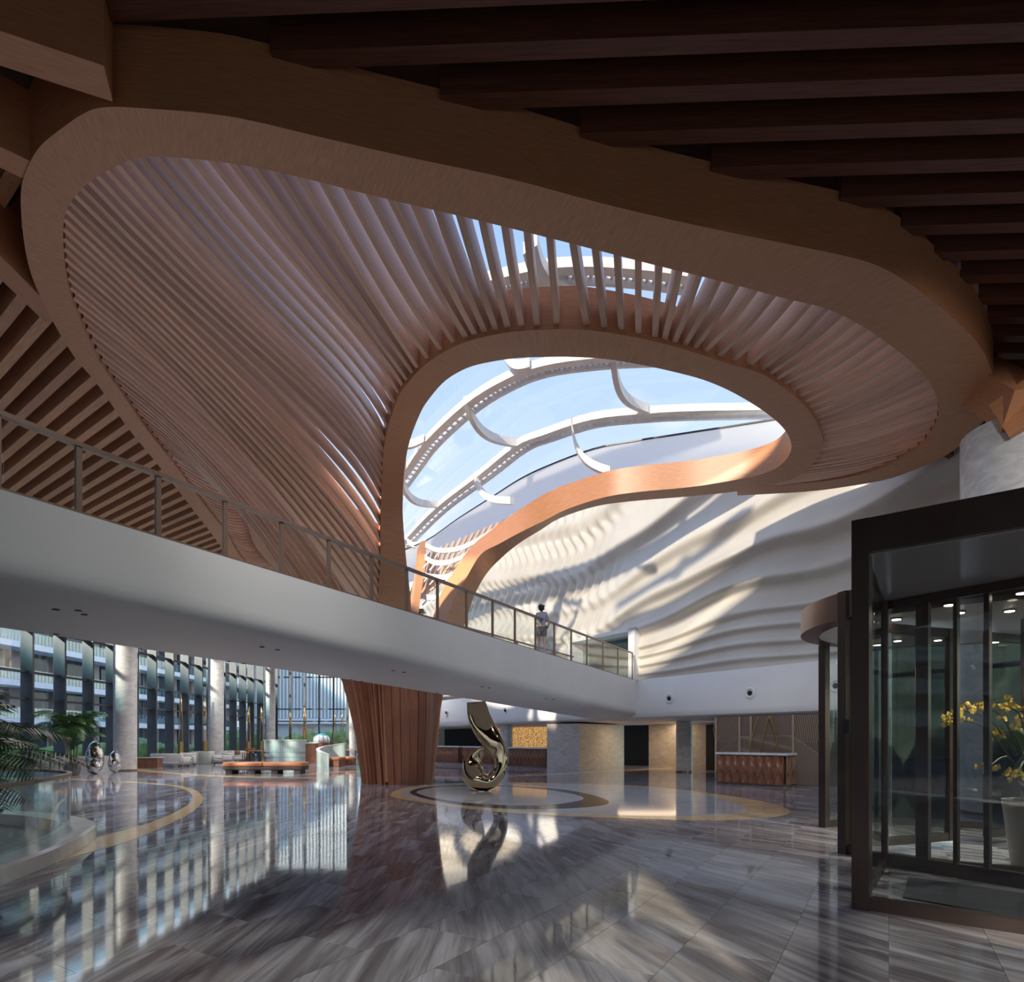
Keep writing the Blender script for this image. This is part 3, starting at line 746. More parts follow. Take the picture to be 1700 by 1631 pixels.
mb = MB(); mb.sweep([[wl(z, -.7, 3), wl(z, -.72, 3), wl(z, -.72, DH), wl(z, -.7, DH)] for z in (DZ0, DZ1)]); mb.build('doorway_glass', glass_green, wall)
# smooth fascia with rounded foot, ledge and soffit behind it
prof = [(-.35, 3.06), (0, 3.04), (.02, 3.0), (.02, 1.35), (0, 1.2), (-.06, 1.09), (-.18, 1.02), (-.38, .99), (-.7, .985), (-8.5, .90), (-8.5, 3.06)]
MB().sweep([[wl(z, o, h) for o, h in prof] for z in (17.2, 24, 30, 40, 50, 63)]).build('fascia_band', white_paint, wall, smooth=True, auto=30, label='smooth white fascia band')
for px_, py_ in ((1112, 1160), (1246, 1151), (1388, 1139), (742, 1184), (840, 1180)):
    Z = 28.98/(.7+(px_-850)/F); p = wl(Z, .03, (HZ-py_)*Z/F)
    nrm3 = Vector((-.819, -.573, 0)); R = nrm3.to_track_quat('Z', 'Y').to_matrix()
    m1 = MB().lathe([(.26, 0), (.26, .03), (.20, .06), (.15, .02)], (0, 0, 0), 20); m1.v = [R @ v+p for v in m1.v]; o1 = m1.build('air_nozzle', white_paint, wall, smooth=True, auto=30)
    m2 = MB().lathe([(.11, .0), (.11, .05), (.08, .09), (.03, .10)], (0, 0, 0), 16); m2.v = [R @ v+p for v in m2.v]; m2.build('nozzle_core', dark_frame, o1)
# lower level behind the fascia
lw = empty('wall_lobby', (16, 34, 0), kind='structure', label='marble back wall of the reception under the fascia')
def lower(x0, x1, off, m, name, z0=0, z1=2.9, thick=.2, par=None, label=None, proud=0):
    def zz(x): return (28.98+1.2207*(-off)*1.0*0+(-off)*(.819+.7*.573)*1.0)/(.7+(x-850)/F)
    Z0, Z1 = zz(x0), zz(x1)
    def P(Z, o): return Vector(((7.5-.7*(Z+0*o-30.69-0)), Z, 0))
    # point on the line parallel to the wall at signed distance off where pixel column x falls
    def pt(x, o):
        k = (x-850)/F
        # X = 7.5-.7(Zw-30.69)-.819*o ; Z = Zw-.573*o ; X = k Z
        Zw = (7.5+.7*30.69-.819*o+k*.573*o)/(.7+k)
        return wl(Zw, o, -EYE)
    a, b2 = pt(x0, off+proud), pt(x1, off+proud)
    n2 = Vector((.819, .573, 0))*thick
    rr = [[Vector((p.x, p.y, z)) for p in (a, b2, b2+n2, a+n2)] for z in (z0, z1)]
    return MB().sweep(rr).build(name, m, par or lw, label=label)
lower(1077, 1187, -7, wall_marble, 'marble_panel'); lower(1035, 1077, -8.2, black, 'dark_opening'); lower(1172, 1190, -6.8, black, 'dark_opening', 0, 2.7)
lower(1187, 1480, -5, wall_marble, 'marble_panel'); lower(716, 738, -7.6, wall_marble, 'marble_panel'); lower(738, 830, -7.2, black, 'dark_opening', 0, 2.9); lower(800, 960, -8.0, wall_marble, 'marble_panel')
gold = noise_mat('gold_shelf', (.18, .08, .02), (.85, .50, .18), (1, 1, 1), 9, .4, 'Object', 3, .35, .6)
N, L, b = nodes(gold); L.new(b.inputs['Base Color'].links[0].from_socket, b.inputs['Emission Color']); b.inputs['Emission Strength'].default_value = .55
for x0, x1 in ((812, 829), (851, 858), (860, 883), (885, 908)):
    lower(x0, x1, -6.6, gold, 'backlit_shelf_panel', .95, 2.8, .1, label='golden backlit perforated shelf panel')
def colm(name, x, y, z1, r, label, Z=None, m=col_marble, grp=None):
    p = atf(x, y) if Z is None else Vector(((x-CX)*Z/F, Z, 0))
    o = empty(name, (p.x, p.y, 0), label, 'column', grp)
    MB().lathe([(r, 0), (r, z1)], (p.x, p.y, 0), 32).build('shaft', m, o, smooth=True, auto=40)
    MB().lathe([(r+.02, 0), (r+.02, .08)], (p.x, p.y, 0), 32).build('plinth', bronze_light, o, smooth=True, auto=40)
    return o
colm('round_column', 1136, 0, 2.83, .46, 'short round marble column under the white fascia right of the marble block', 34.6)
colm('round_column', 840, 0, 2.83, .46, 'short round marble column under the fascia behind the gold sculpture', 44)
colm('round_column', 208, 0, EYE+10.7, .60, 'tall round marble column beside the chrome egg sculptures', 36)
colm('round_column', 358.5, 0, EYE+10.7, .55, 'tall round marble column behind the white armchairs', 47.1)
colm('round_column', 449, 0, EYE+10.7, .44, 'tall round marble column at the corner of the window wall', 58.5)
colm('round_column', 586, 0, EYE+10.7, .42, 'tall round marble column just left of the wooden trunk', 62)
c = colm('entrance_column', 1697, 0, EYE+7.6, 1.25, 'massive round marble column rising behind the revolving door', 15.2)
o = empty('marble_block', (3.4, 38.5, 0), 'square grey marble pier with warm lit right side under the fascia', 'pier')
pts = [atd(908, 1226, 38.6), atd(962, 1226, 36.4), atd(1036, 1226, 41.2), atd(975, 1226, 45)]
MB().prism([(p.x, p.y) for p in pts], 0, 2.78).build('marble_shaft', wall_marble, o)
light('recess_light', 'AREA', (8.6, 38.2, 2.8), 60, (1, .72, .45), (0, 0, 0), shape='RECTANGLE', size=4, size_y=1.2)
# wood branches on the entrance column
branch((12.0, 14.6, EYE+7.0), (16.0, 8.8, EYE+10.0), 1.1, 1.0); branch((11.9, 14.4, EYE+7.2), (12.6, 17.4, EYE+9.9), .8, .9)
# ---------------- screen behind the desk
scr = empty('lattice_screen', (9.7, 27.0, 0), 'bronze lattice screen of fine curved lines behind the reception desk', 'screen')
def sc(px_, z, o=.1):
    k = (px_-850)/F; Zw = (28.98-.819*o+k*.573*o)/(.7+k); v = wl(Zw, o, 0); v.z = z; return v
taupe = mat('screen_metal', (.46, .36, .27), .45, .3)
for x in (1188, 1227, 1246, 1316, 1363): MB().box(sc(x, 1.44, -.1), (.07, .07, 2.84)).build('frame_post', taupe, scr)
mb = MB()
for k in range(46):
    z = .04+k*.044
    for x0, x1, s0 in ((1188, 1227, 1), (1227, 1316, 0), (1316, 1363, -1)):
        P = []
        for j in range(7):
            t = j/6; x = x0+(x1-x0)*t
            zz = z+(.42*s0*(t if s0 > 0 else t-1)*(z/2) if s0 else .05*math.sin(k*.5+t*6))
            P.append(sc(x, min(2.0 - .8*abs((t if s0 < 0 else 1-t))*abs(s0), zz), -.1))
        mb.tube(P, .008, 4)
mb.build('lattice_lines', taupe, scr, kind='stuff')
mb = MB()
for x0, x1, s0 in ((1188, 1227, 1), (1316, 1363, -1)):
    for k in range(14):
        t = k/13; x = x0+(x1-x0)*t
        mb.tube([sc(x, 2.85, -.12), sc(x-4*s0, 2.3, -.12), sc(x-7*s0 if x0 <= x-7*s0 <= x1 else x, 1.7, -.12)], .010, 4)
mb.build('lattice_curves', taupe, scr, kind='stuff')
MB().sweep([[sc(1187, z, -.16), sc(1364, z, -.16), sc(1364, z, -.2), sc(1187, z, -.2)] for z in (0, 2.87)]).build('backing', mat('screen_back', (.17, .125, .10), .6), scr)
for pts in ([(1245, 0), (1246, 1.5), (1252, 2.3), (1260, 2.85)], [(1263, 0.6), (1264, 1.6), (1270, 2.3), (1277, 2.85)], [(1291, 0.6), (1290, 1.6), (1286, 2.2), (1278, 2.85)]):
    MB().tube(catmull([sc(x, z, 0) for x, z in pts], 4), .035, 6).build('arch_rib', brass, scr, label='pale gold arched rib')
# ---------------- reception desks
def desk(a, b2, H, npan, label, group=None, deep=.9, name='reception_desk'):
    a, b2 = Vector((a.x, a.y, 0)), Vector((b2.x, b2.y, 0)); T = (b2-a); Ln = T.length; T.normalize(); Nn = Vector((-T.y, T.x, 0))
    if Nn.y < 0: Nn = -Nn
    o = empty(name, a.lerp(b2, .5), label, 'desk', group)
    rz = math.atan2(T.y, T.x); c = a.lerp(b2, .5)+Nn*deep/2
    MB().box(c+Vector((0, 0, .05)), (Ln-.1, deep-.1, .10), rz).build('plinth', bronze_light, o)
    MB().box(c+Vector((0, 0, .1+(H-.2)/2)), (Ln-.06, deep-.06, H-.2), rz).build('body', walnut, o)
    MB().box(c+Vector((0, 0, H-.05)), (Ln+.16, deep+.16, .09), rz).build('countertop', white_stone, o)
    w = Ln/npan
    def panel(p0, tv, nv, w):
        z0, z1 = .1, H-.1
        def f(u, v):
            x = (u-.5)*2; y = v
            d = .07
            if y > .55:
                q = ((x/.82)**2+((1.0-y)/.42)**2) if y < 1.0 else 0
                if q < 1: d = .07-.10*(1-q)**.5*.9
            elif y < .42:
                q = ((x/.82)**2+(max(0, y-.12)/.30)**2)
                if q < 1: d = .07-.07*math.sqrt(max(0, 1-q))-.02
            return p0+tv*(w*u)+nv*(d)+Vector((0, 0, z0+(z1-z0)*v))
        MB().grid(f, 10, 22).build('scalloped_panel', walnut, o, smooth=True, auto=35)
    for i in range(npan): panel(a+T*(w*i), T, -Nn, w*.97)
    k = max(1, int(deep/w)); 
    for i in range(k): panel(b2+Nn*(deep/k*i), Nn, T, deep/k*.96)
    return o
desk(atf(1192, 1302), atf(1302, 1308.5), 1.33, 8, 'walnut reception desk with scalloped panels and pale top at right by the screen')
g = 'reception desks in the left distance'
desk(atd(846, 1226, 42.2), atd(908, 1226, 39.6), 1.3, 10, 'walnut reception desk before the golden shelf panels, right of the gold sculpture')
desk(atd(720, 1226, 49.6), atd(762, 1226, 47.0), 1.3, 10, 'walnut reception desk just right of the wooden trunk')
desk(atd(769, 1226, 46.6), atd(818, 1226, 44.2), 1.3, 10, 'walnut reception desk partly hidden behind the gold sculpture')
rug = mat('rug_dark', (.035, .035, .05), .9)
for i, (x0, x1, y) in enumerate(((722, 812, 1274), (846, 897, 1280))):
    a = atf(x0, y); b2 = atf(x1, y+1)
    MB().prism([(a.x, a.y), (b2.x, b2.y-.3), (b2.x-.8, b2.y-1.7), (a.x-.3, a.y-1.2)], .005, .02).build('dark_rug', rug, None, label=('dark rug before the two left reception desks', 'dark rug before the reception desk with golden shelves')[i], cat='rug')
# ================================================================ LEFT WINDOW WALL and BACK WINDOW WALL
XW = -24.9
win = empty('window_1', (XW, 35, 0), kind='structure', label='tall curtain wall along the left side')
zs = [32.0, 34.3, 36.6, 38.7, 41, 43.1, 45.3, 47.4, 49.5, 51.4, 53.5, 55.6, 57.6, 59.4, 61.6, 63.6, 65.4]
zs = [32.0-2.15*k for k in range(12, 0, -1)]+zs
fin_m = noise_mat('mullion_bronze', (.075, .080, .090), (.10, .105, .115), (1, 1, 1), 1, .4, metal=.3)
for i, z in enumerate(zs):
    MB().box((XW-.32, z, 6.3), (.64, .12, 12.6)).build('mullion_fin', fin_m, win)
    if i:
        z0 = zs[i-1]
        hs = [EYE+3.45, EYE+2.05]+([EYE+.75] if z < 34 else [])+[EYE+5.8, EYE+8.2]
        for h in hs: MB().box((XW-.40, (z+z0)/2, h), (.34, z-z0-.12, .10)).build('transom', fin_m, win)
        for a2, b2 in zip([.0]+sorted(hs), sorted(hs)+[12.6]):
            MB().box((XW-.55, (z+z0)/2, (a2+b2)/2), (.02, z-z0-.1, b2-a2-.06)).build('window_pane', glass_window, win)
MB().box((XW-.4, 2.8, 6.3), (.5, 6.4, 12.6)).build('wall_left', white_paint, None, kind='structure')
MB().box((XW-.4, -3.2, 6.3), (.5, 5.6, 12.6)).build('wall_left', white_paint, None, kind='structure')
win2 = empty('window_2', (-17, 65.6, 0), kind='structure', label='tall curtain wall across the far end of the lounge')
xs = [-25.2+1.54*k for k in range(12)]
for i, x in enumerate(xs):
    MB().box((x, 65.7, 6.3), (.14 if i not in (0, 5) else .3, .3, 12.6)).build('mullion', fin_m, win2)
    if i:
        for h in (EYE+3.1, EYE+1.8, EYE+6.5): MB().box(((x+xs[i-1])/2, 65.7, h), (1.4, .16, .12)).build('transom', fin_m, win2)
        hh = [0, EYE+1.8, EYE+3.1, EYE+6.5, 12.6]
        for a2, b2 in zip(hh[:-1], hh[1:]): MB().box(((x+xs[i-1])/2, 65.75, (a2+b2)/2), (1.4, .02, b2-a2-.1)).build('window_pane', glass_window, win2)
MB().box((-4.6, 65.8, 6.3), (7.3, .3, 12.6)).build('wall_rear', wall_marble, None, kind='structure')
# hall enclosure out of view
MB().box((-1, -5.85, 9.3), (52, .3, 7.2)).build('wall_front', wood_deck, None, kind='structure')
MB().box((-18.5, -5.85, 2.85), (13.5, .3, 5.7)).build('wall_front', white_paint, None, kind='structure')
MB().box((23.9, 5.5, 9.3), (.3, 23, 7.2)).build('wall_right', wood_deck, None, kind='structure')
fr = empty('window_3', (4, -5.85, 0), kind='structure', label='entrance glazing behind the viewer')
for k in range(14):
    x = -11.6+k*2.6
    MB().box((x, -5.85, 2.85), (.14, .3, 5.7)).build('mullion', bronze, fr)
    if k: MB().box((x-1.3, -5.85, 2.85), (2.42, .02, 5.6)).build('window_pane', glass_solar, fr)
fc = empty('window_4', (18, 10, 0), kind='structure', label='glazed entrance front at the right')
a, b2 = Vector((16.2, 18.9, 0)), Vector((23.6, -5.6, 0)); T = (b2-a).normalized(); L0 = (b2-a).length; rz = math.atan2(T.y, T.x)
nn = 14
for k in range(nn+1):
    p = a+T*L0*k/nn; MB().box(p+Vector((0, 0, 2.85)), (.16, .24, 5.7), rz).build('mullion', bronze, fc)
    if k:
        p = a+T*L0*(k-.5)/nn
        MB().box(p+Vector((0, 0, 2.85)), (L0/nn-.16, .02, 5.6), rz).build('window_pane', glass_clear, fc)
        MB().box(p+Vector((0, 0, 4.2)), (L0/nn-.16, .16, .16), rz).build('transom', bronze, fc)
MB().box((a+b2)/2+Vector((0, 0, 9.2)), (L0, .3, 7.0), rz).build('wall_entrance', wood_deck, None, kind='structure')
# ================================================================ OUTSIDE
ground = MB().box((0, 60, -.25), (600, 500, .2)).build('ground', noise_mat('paving', (.30, .30, .29), (.38, .37, .36), (1, 1, 1), .3, .8), None, kind='structure')
bld = empty('hotel_building', (-46, 70, 0), 'pale hotel wing with stacked glass balconies outside the left windows', 'building')
tan_w = mat('facade_tan', (.34, .27, .24), .7); slab_m = mat('slab_white', (.66, .66, .66), .6); dk = mat('facade_glass', (.03, .04, .05), .1)
MB().box((-50, 35, 10.5), (6, 230, 22.5)).build('facade', mat('facade_wall', (.40, .38, .37), .7), bld)
for f2 in range(6):
    z = 3.4+f2*3.5
    MB().box((-45.8, 35, z), (2.6, 230, .55)).build('balcony_slab', slab_m, bld)
    MB().box((-44.6, 35, z+.8), (.04, 230, 1.0)).build('balcony_glass', glass('balcony_glass', (.55, .80, .85), 1.6, 0, .18), bld)
    for k in range(24):
        y = 12+k*5.4
        MB().box((-46.92, y, z-1.6), (.2, 2.6, 2.6)).build('window_opening', dk, bld)
        MB().box((-46.8, y+2.5, z-1.7), (.4, 1.3, 2.9)).build('timber_panel', tan_w, bld)
rib_b = empty('ribbed_building', (2, 98, 0), 'pale vertically ribbed building beyond the far windows', 'building')
pale = mat('cladding_pale', (.60, .62, .62), .6)
MB().box((2, 101, 9), (88, 4, 24)).build('wall', mat('cladding_back', (.46, .48, .49), .7), rib_b)
mb = MB()
for k in range(150): mb.box((-41+k*.55, 98.8, 11.8), (.22, .35, 13.4))
mb.build('cladding_ribs', pale, rib_b, kind='stuff')
MB().box((2, 98.4, 4.6), (88, 1.0, .8)).build('canopy_slab', slab_m, rib_b)
leaf_m = noise_mat('foliage', (.015, .05, .012), (.06, .14, .03), (1, 1, 1), 3, .5, 'Object', 4)
leaf_b = noise_mat('foliage_bright', (.06, .14, .03), (.16, .28, .06), (1, 1, 1), 3, .6, 'Object', 4)
def blob(c, r, m, name, label, cat, group=None, n=3, sx=1, sy=1, sz=1, par=None):
    bm = bmesh.new(); bmesh.ops.create_icosphere(bm, subdivisions=n, radius=1)
    from mathutils import noise
    for v in bm.verts:
        d = 1+.28*noise.noise(v.co*2.3+Vector(c))+.12*noise.noise(v.co*6+Vector(c))
        v.co = Vector((v.co.x*r*sx*d, v.co.y*r*sy*d, v.co.z*r*sz*d))+Vector(c)
    me = bpy.data.meshes.new(name); bm.to_mesh(me); bm.free(); me.materials.append(m)
    me.polygons.foreach_set('use_smooth', [True]*len(me.polygons))
    return link(name, me, par, label, None, cat, group)
def hedge(spots, label, m=None):
    bm = bmesh.new(); from mathutils import noise
    for c, r in spots:
        q = bmesh.ops.create_icosphere(bm, subdivisions=3, radius=1)
        for v in q['verts']:
            d = 1+.28*noise.noise(v.co*2.3+Vector(c))+.14*noise.noise(v.co*6+Vector(c)); v.co = v.co*r*d+Vector(c)
    me = bpy.data.meshes.new('hedge'); bm.to_mesh(me); bm.free(); me.materials.append(m or leaf_b); me.polygons.foreach_set('use_smooth', [True]*len(me.polygons))
    return link('hedge', me, None, label, None, 'hedge')
hedge([((-29.5-random.random()*3, 30+k*2.6, .35), .9+.5*random.random()) for k in range(14)], 'row of clipped green shrubs outside the left windows')
hedge([((-38+k*2.2, 80+random.random()*4, 1.3), 1.2+.6*random.random()) for k in range(13)], 'leafy green hedge outside the far lounge windows')
# wooded hillside seen through the revolving door
mb = MB()
from mathutils import noise
def hill(u, v):
    x = 34+u*90; y = -30+v*112
    z = -1+30*min(1, u*2.2)*(.7+.3*noise.noise(Vector((y*.03, u*3, 1))))+1.6*noise.noise(Vector((x*.35, y*.35, 0)))+.8*noise.noise(Vector((x*.9, y*.9, 4)))
    return (x, y, z)
mb.grid(hill, 90, 150).build('wooded_hill', noise_mat('hill_hazy', (.20, .30, .18), (.52, .62, .44), (1, 1, 1), .5, .9, 'Object', 8, .35, .65), None, smooth=True, kind='stuff', label='green wooded hillside beyond the entrance', cat='hill')  # greens paled, haze and missing brightness mixed into the colour
hedge([((26.5+.5*k, 3+k*2.4, .5), 1.0+.4*random.random()) for k in range(12)], 'rounded green hedge beyond the revolving door')
# ================================================================ REVOLVING DOOR
door = empty('door_1', (8.07, 10.87, 0), kind='structure', label='glass revolving entrance door with bronze frame')
DA = Vector((3.88, 6.90, 0)); D = Vector((.78, -.625, 0)).normalized(); P_ = Vector((.625, .78, 0)).normalized(); rzd = math.atan2(D.y, D.x)
def bar(a, b2, z0, z1, w, name, m=bronze, par=door, label=None):
    a, b2 = Vector(a), Vector(b2); T = (b2-a); Ln = T.length; rz = math.atan2(T.y, T.x); c = (a+b2)/2
    return MB().box((c.x, c.y, (z0+z1)/2), (Ln, w, z1-z0), rz).build(name, m, par, label=label)
def post(p, w, z1, name='door_post', d=None, rz=rzd, par=door, z0=0):
    return MB().box((p.x, p.y, (z0+z1)/2), (w, d or w, z1-z0), rz).build(name, bronze, par)
HT = EYE+2.42
post(DA+D*.04, .17, HT, 'portal_post', .22)
bar(DA+D*.12, DA+D*4.2, EYE+2.045, HT, .20, 'portal_header'); bar(DA+D*.12, DA+D*4.2, 0, .135, .16, 'portal_sill')
bar(DA+D*.16, DA+D*4.2, .135, EYE+2.045, .016, 'portal_glass', glass_door)
I0 = Vector((5.58, 9.2, 0)); D2 = Vector((.535, -.845, 0)).normalized()
def it(x): k = (x-850)/F; return (9.2*k-5.58)/(.535+.845*k)
for x, w in ((1463, .16), (1533, .16), (1588, .05), (1640, .06), (1730, .14)): post(I0+D2*it(x), w, EYE+1.93, 'inner_post', .09, math.atan2(D2.y, D2.x))
bar(I0, I0+D2*3.4, EYE+1.91, EYE+2.03, .14, 'inner_header'); bar(I0, I0+D2*3.4, 0, .19, .12, 'inner_sill')
bar(I0+D2*.1, I0+D2*3.4, .19, EYE+1.91, .014, 'inner_glass', glass_clear)
bar(DA+P_*.15, I0, EYE+2.045, HT-.05, .10, 'side_header'); bar(DA+P_*.1, I0, 0, .12, .08, 'side_sill'); bar(DA+P_*.1, I0, .12, EYE+2.04, .014, 'side_glass', glass_door)
post(DA.lerp(I0, .96), .10, EYE+2.04, 'side_post')
sof = mat('glossy_soffit', (.34, .32, .34), .22, spec=.6)
q0, q1, q2, q3 = DA+D*.1, DA+D*4.2, I0+D2*3.4, I0
MB().prism([(q.x, q.y) for q in (q0, q1, q2, q3)], EYE+2.035, EYE+2.06).build('vestibule_soffit', sof, door, label='glossy grey vestibule soffit')
MB().prism([(q.x, q.y) for q in (q0, q1, q2, q3)], HT-.06, HT-.02).build('vestibule_roof', bronze, door)
DC = Vector((8.07, 10.87, 0)); RD = 2.66
def arc(r, a0, a1, z, n): return [Vector((DC.x+r*math.cos(a0+(a1-a0)*k/n), DC.y+r*math.sin(a0+(a1-a0)*k/n), z)) for k in range(n+1)]
rr = [[Vector((DC.x+r*math.cos(t), DC.y+r*math.sin(t), z)) for r, z in ((RD+.03, EYE+1.98), (RD+.03, HT), (RD-.08, HT), (RD-.08, EYE+2.1), (RD-.30, EYE+2.0), (RD-.30, EYE+1.96))] for t in [2*math.pi*k/64 for k in range(64)]]
MB().sweep(rr, True).build('drum_fascia', bronze_light, door, smooth=True, auto=35, label='brushed bronze drum fascia')
MB().lathe([(RD-.28, EYE+1.97), (RD-.28, EYE+2.0)], DC, 64).build('drum_ceiling', mat('drum_ceiling', (.60, .57, .56), .35), door, label='grey drum ceiling')
MB().lathe([(RD-.05, HT-.04), (RD-.05, HT-.01)], DC, 64).build('drum_roof', bronze, door)
ang = lambda p: math.atan2(p.y-DC.y, p.x-DC.x)
a1 = ang(Vector((6.68, 13.1, 0))); a2 = ang(Vector((5.5, 10.16, 0)))+2*math.pi
for t in (a1, a2, a1-2.0, a2+1.05): 
    post(DC+Vector((math.cos(t), math.sin(t), 0))*RD, .15, EYE+1.98 if t != a2 else HT, 'drum_post', .17, t)
def curved_glass(t0, t1, name='curved_glass'):
    rr = [[Vector((DC.x+r*math.cos(t), DC.y+r*math.sin(t), z)) for r, z in ((RD-.01, .14), (RD+.01, .14), (RD+.01, EYE+1.98), (RD-.01, EYE+1.98))] for t in [t0+(t1-t0)*k/14 for k in range(15)]]
    MB().sweep(rr).build(name, glass_clear, door, smooth=True, auto=35)
    rr = [[Vector((DC.x+r*math.cos(t), DC.y+r*math.sin(t), z)) for r, z in ((RD-.05, 0), (RD+.05, 0), (RD+.05, .14), (RD-.05, .14))] for t in [t0+(t1-t0)*k/14 for k in range(15)]]
    MB().sweep(rr).build('curved_sill', bronze, door, smooth=True, auto=35)
curved_glass(a1-2.0, a1); curved_glass(a2, a2+1.05)
for t in (.35, .35+math.pi):
    e3 = DC+Vector((math.cos(t), math.sin(t), 0))*2.45; s3 = DC+Vector((math.cos(t), math.sin(t), 0))*.5
    lf = bar(s3, e3, .12, .26, .08, 'door_leaf'); bar(s3, e3, EYE+1.75, EYE+1.9, .08, 'leaf_rail', par=lf); bar(s3, e3, .26, EYE+1.75, .014, 'leaf_glass', glass_clear, par=lf)
    post(e3, .10, EYE+1.9, 'leaf_stile', par=lf, z0=.12, rz=t); post(s3, .10, EYE+1.9, 'leaf_stile', par=lf, z0=.12, rz=t)
for t in (.35+math.pi/2, .35-math.pi/2):
    s3 = DC+Vector((math.cos(t), math.sin(t), 0))*.9; post(s3, .10, EYE+1.95, 'showcase_post', rz=t)
mb = MB().box((5.47, 10.03, EYE+.19), (.06, .12, .22), a2).build('push_plate', dark_frame, door)
lamp_m = mat('lamp_glow', (1, .9, .75), .5, emit=(1, .85, .65), es=9)
for x, y in ((1488, 1027), (1490, 1063), (1557, 1062), (1576, 1003), (1593, 1016), (1676, 1013), (1697, 983), (1647, 1055), (1652, 1065)):
    p = atz(x, y, 1.965); q = MB().lathe([(.085, -.02), (.085, 0)], p, 14).build('drum_downlight', bronze, door)
    MB().lathe([(.065, -.028), (.065, -.018)], p, 14).build('lamp_lens', lamp_m, q, label='lit warm lens')
mp_ = [atf(1508, 1458), atf(1700, 1486), atf(1790, 1500), atf(1800, 1545), atf(1700, 1527), atf(1499, 1492)]
MB().prism([(p.x, p.y) for p in mp_], .003, .018).build('door_mat', noise_mat('mat_charcoal', (.018, .022, .03), (.03, .034, .045), (1, 1, 1), 40, .95), None, label='charcoal entrance mat inside the glass vestibule', cat='mat')
for x_, y_ in ((8.2, 9.2), (9.6, 11), (7.2, 12), (6.9, 8.2)):
    light('drum_spot', 'SPOT', (x_, y_, EYE+1.9), 260, (1, .88, .72), (0, 0, 0), spot_size=math.radians(120), spot_blend=.8, shadow_soft_size=.06)
# ---------------- orchid pot
pc = Vector((7.36, 8.62, 0))
pot = empty('orchid_planter', pc, 'tall tapered white planter of yellow orchids inside the revolving door', 'planter')
MB().lathe([(.26, 0), (.29, .05), (.36, .7), (.40, 1.03), (.37, 1.03), (.34, .92)], pc, 32).build('pot', mat('pot_white', (.66, .60, .55), .3), pot, smooth=True, auto=40)
MB().lathe([(.35, .90), (.35, .95)], pc, 24).build('soil', mat('soil', (.03, .02, .015), .9), pot)
def leafblade(base, tip, w, droop=.2, up=Vector((0, 0, 1))):
    base, tip = Vector(base), Vector(tip); n = 7; T = (tip-base); S = T.cross(up).normalized(); mb = MB(); b0 = 0
    for i in range(n+1):
        t = i/n; p = base.lerp(tip, t)+Vector((0, 0, droop*math.sin(t*math.pi)))
        ww = w*math.sin(math.pi*min(1, .12+t*.88))**.7*.5+.004
        mb.v += [p-S*ww, p+Vector((0, 0, -.02)), p+S*ww]
    for i in range(n):
        q = i*3; mb.face([q, q+1, q+4, q+3]); mb.face([q+1, q+2, q+5, q+4])
    return mb
leaf_d = noise_mat('leaf_dark', (.008, .022, .008), (.03, .06, .02), (1, 1, 1), 4, .35)
yel = noise_mat('petal_yellow', (.55, .36, .04), (.75, .55, .10), (1, 1, 1), 8, .5); stem_m = mat('stem', (.05, .06, .02), .6)
random.seed(11)
for k in range(26):
    an = random.uniform(0, 6.28); r = random.uniform(.25, .60); z = .95+random.random()*.9
    b3 = pc+Vector((math.cos(an)*.10, math.sin(an)*.10, z))
    leafblade(b3, pc+Vector((math.cos(an)*r, math.sin(an)*r, z+random.uniform(-.18, .32))), .26, .08, Vector((random.uniform(-.3, .3), -1, random.uniform(-.5, .6))).normalized()).build('orchid_leaf', leaf_d, pot, smooth=True)
for tip in ((1600, 1180, 8.6), (1580, 1195, 8.5), (1630, 1172, 8.5), (1680, 1175, 8.3), (1695, 1195, 8.4), (1640, 1275, 8.3), (1690, 1285, 8.3), (1660, 1215, 8.7), (1730, 1180, 8.6), (1760, 1230, 8.6)):
    e3 = atd(*tip); b3 = pc+Vector((0, 0, 1.0)); m3 = b3.lerp(e3, .55)+Vector((0, 0, .35))
    P = catmull([b3, m3, e3], 6); MB().tube(P, .012, 5).build('orchid_stem', stem_m, pot)
    mb = MB()
    for k in range(16):
        q = P[-1]+Vector((random.gauss(0, .10), random.gauss(0, .08), random.gauss(0, .045)))
        for a3 in range(5):
            t = a3*1.257+random.random(); v = Vector((math.cos(t), random.uniform(-.4, .4), math.sin(t)))*.042; s3 = v.cross(Vector((0, 1, 0)))*.45
            i0 = len(mb.v); mb.v += [q, q+v*.6+s3, q+v, q+v*.6-s3]; mb.face([i0, i0+1, i0+2, i0+3])
    mb.build('orchid_bloom', yel, pot)
# ================================================================ GLASS BALUSTRADE, left
bal = empty('curved_balustrade', (-8.6, 11.2, 0), 'curved glass balustrade with bronze handrail on a white marble curb round the left stairwell', 'balustrade')
GC = [(-6.3, 5.0), (-6.75, 6.8), (-7.18, 8.6), (-7.55, 9.8), (-8.0, 10.9), (-8.6, 11.95), (-9.8, 12.9), (-11.4, 13.6), (-13.5, 14.0), (-16, 14.0)]
gp = catmull([Vector((x, y, 0)) for x, y in GC], 4)
def offs(P, o, z):
    out = []
    for i, p in enumerate(P):
        T = (P[min(i+1, len(P)-1)]-P[max(i-1, 0)]).normalized(); S = Vector((T.y, -T.x, 0)); out.append(p+S*o+Vector((0, 0, z)))
    return out
def rail_sweep(P, sect): 
    cols = [offs(P, o, z) for o, z in sect]; return [[c3[i] for c3 in cols] for i in range(len(P))]
MB().sweep(rail_sweep(gp, [(-.12, 0), (.42, 0), (.42, .21), (.38, .25), (-.12, .25)])).build('curb', curb_marble, bal, smooth=True, auto=35, label='white marble curb')
seg = 0
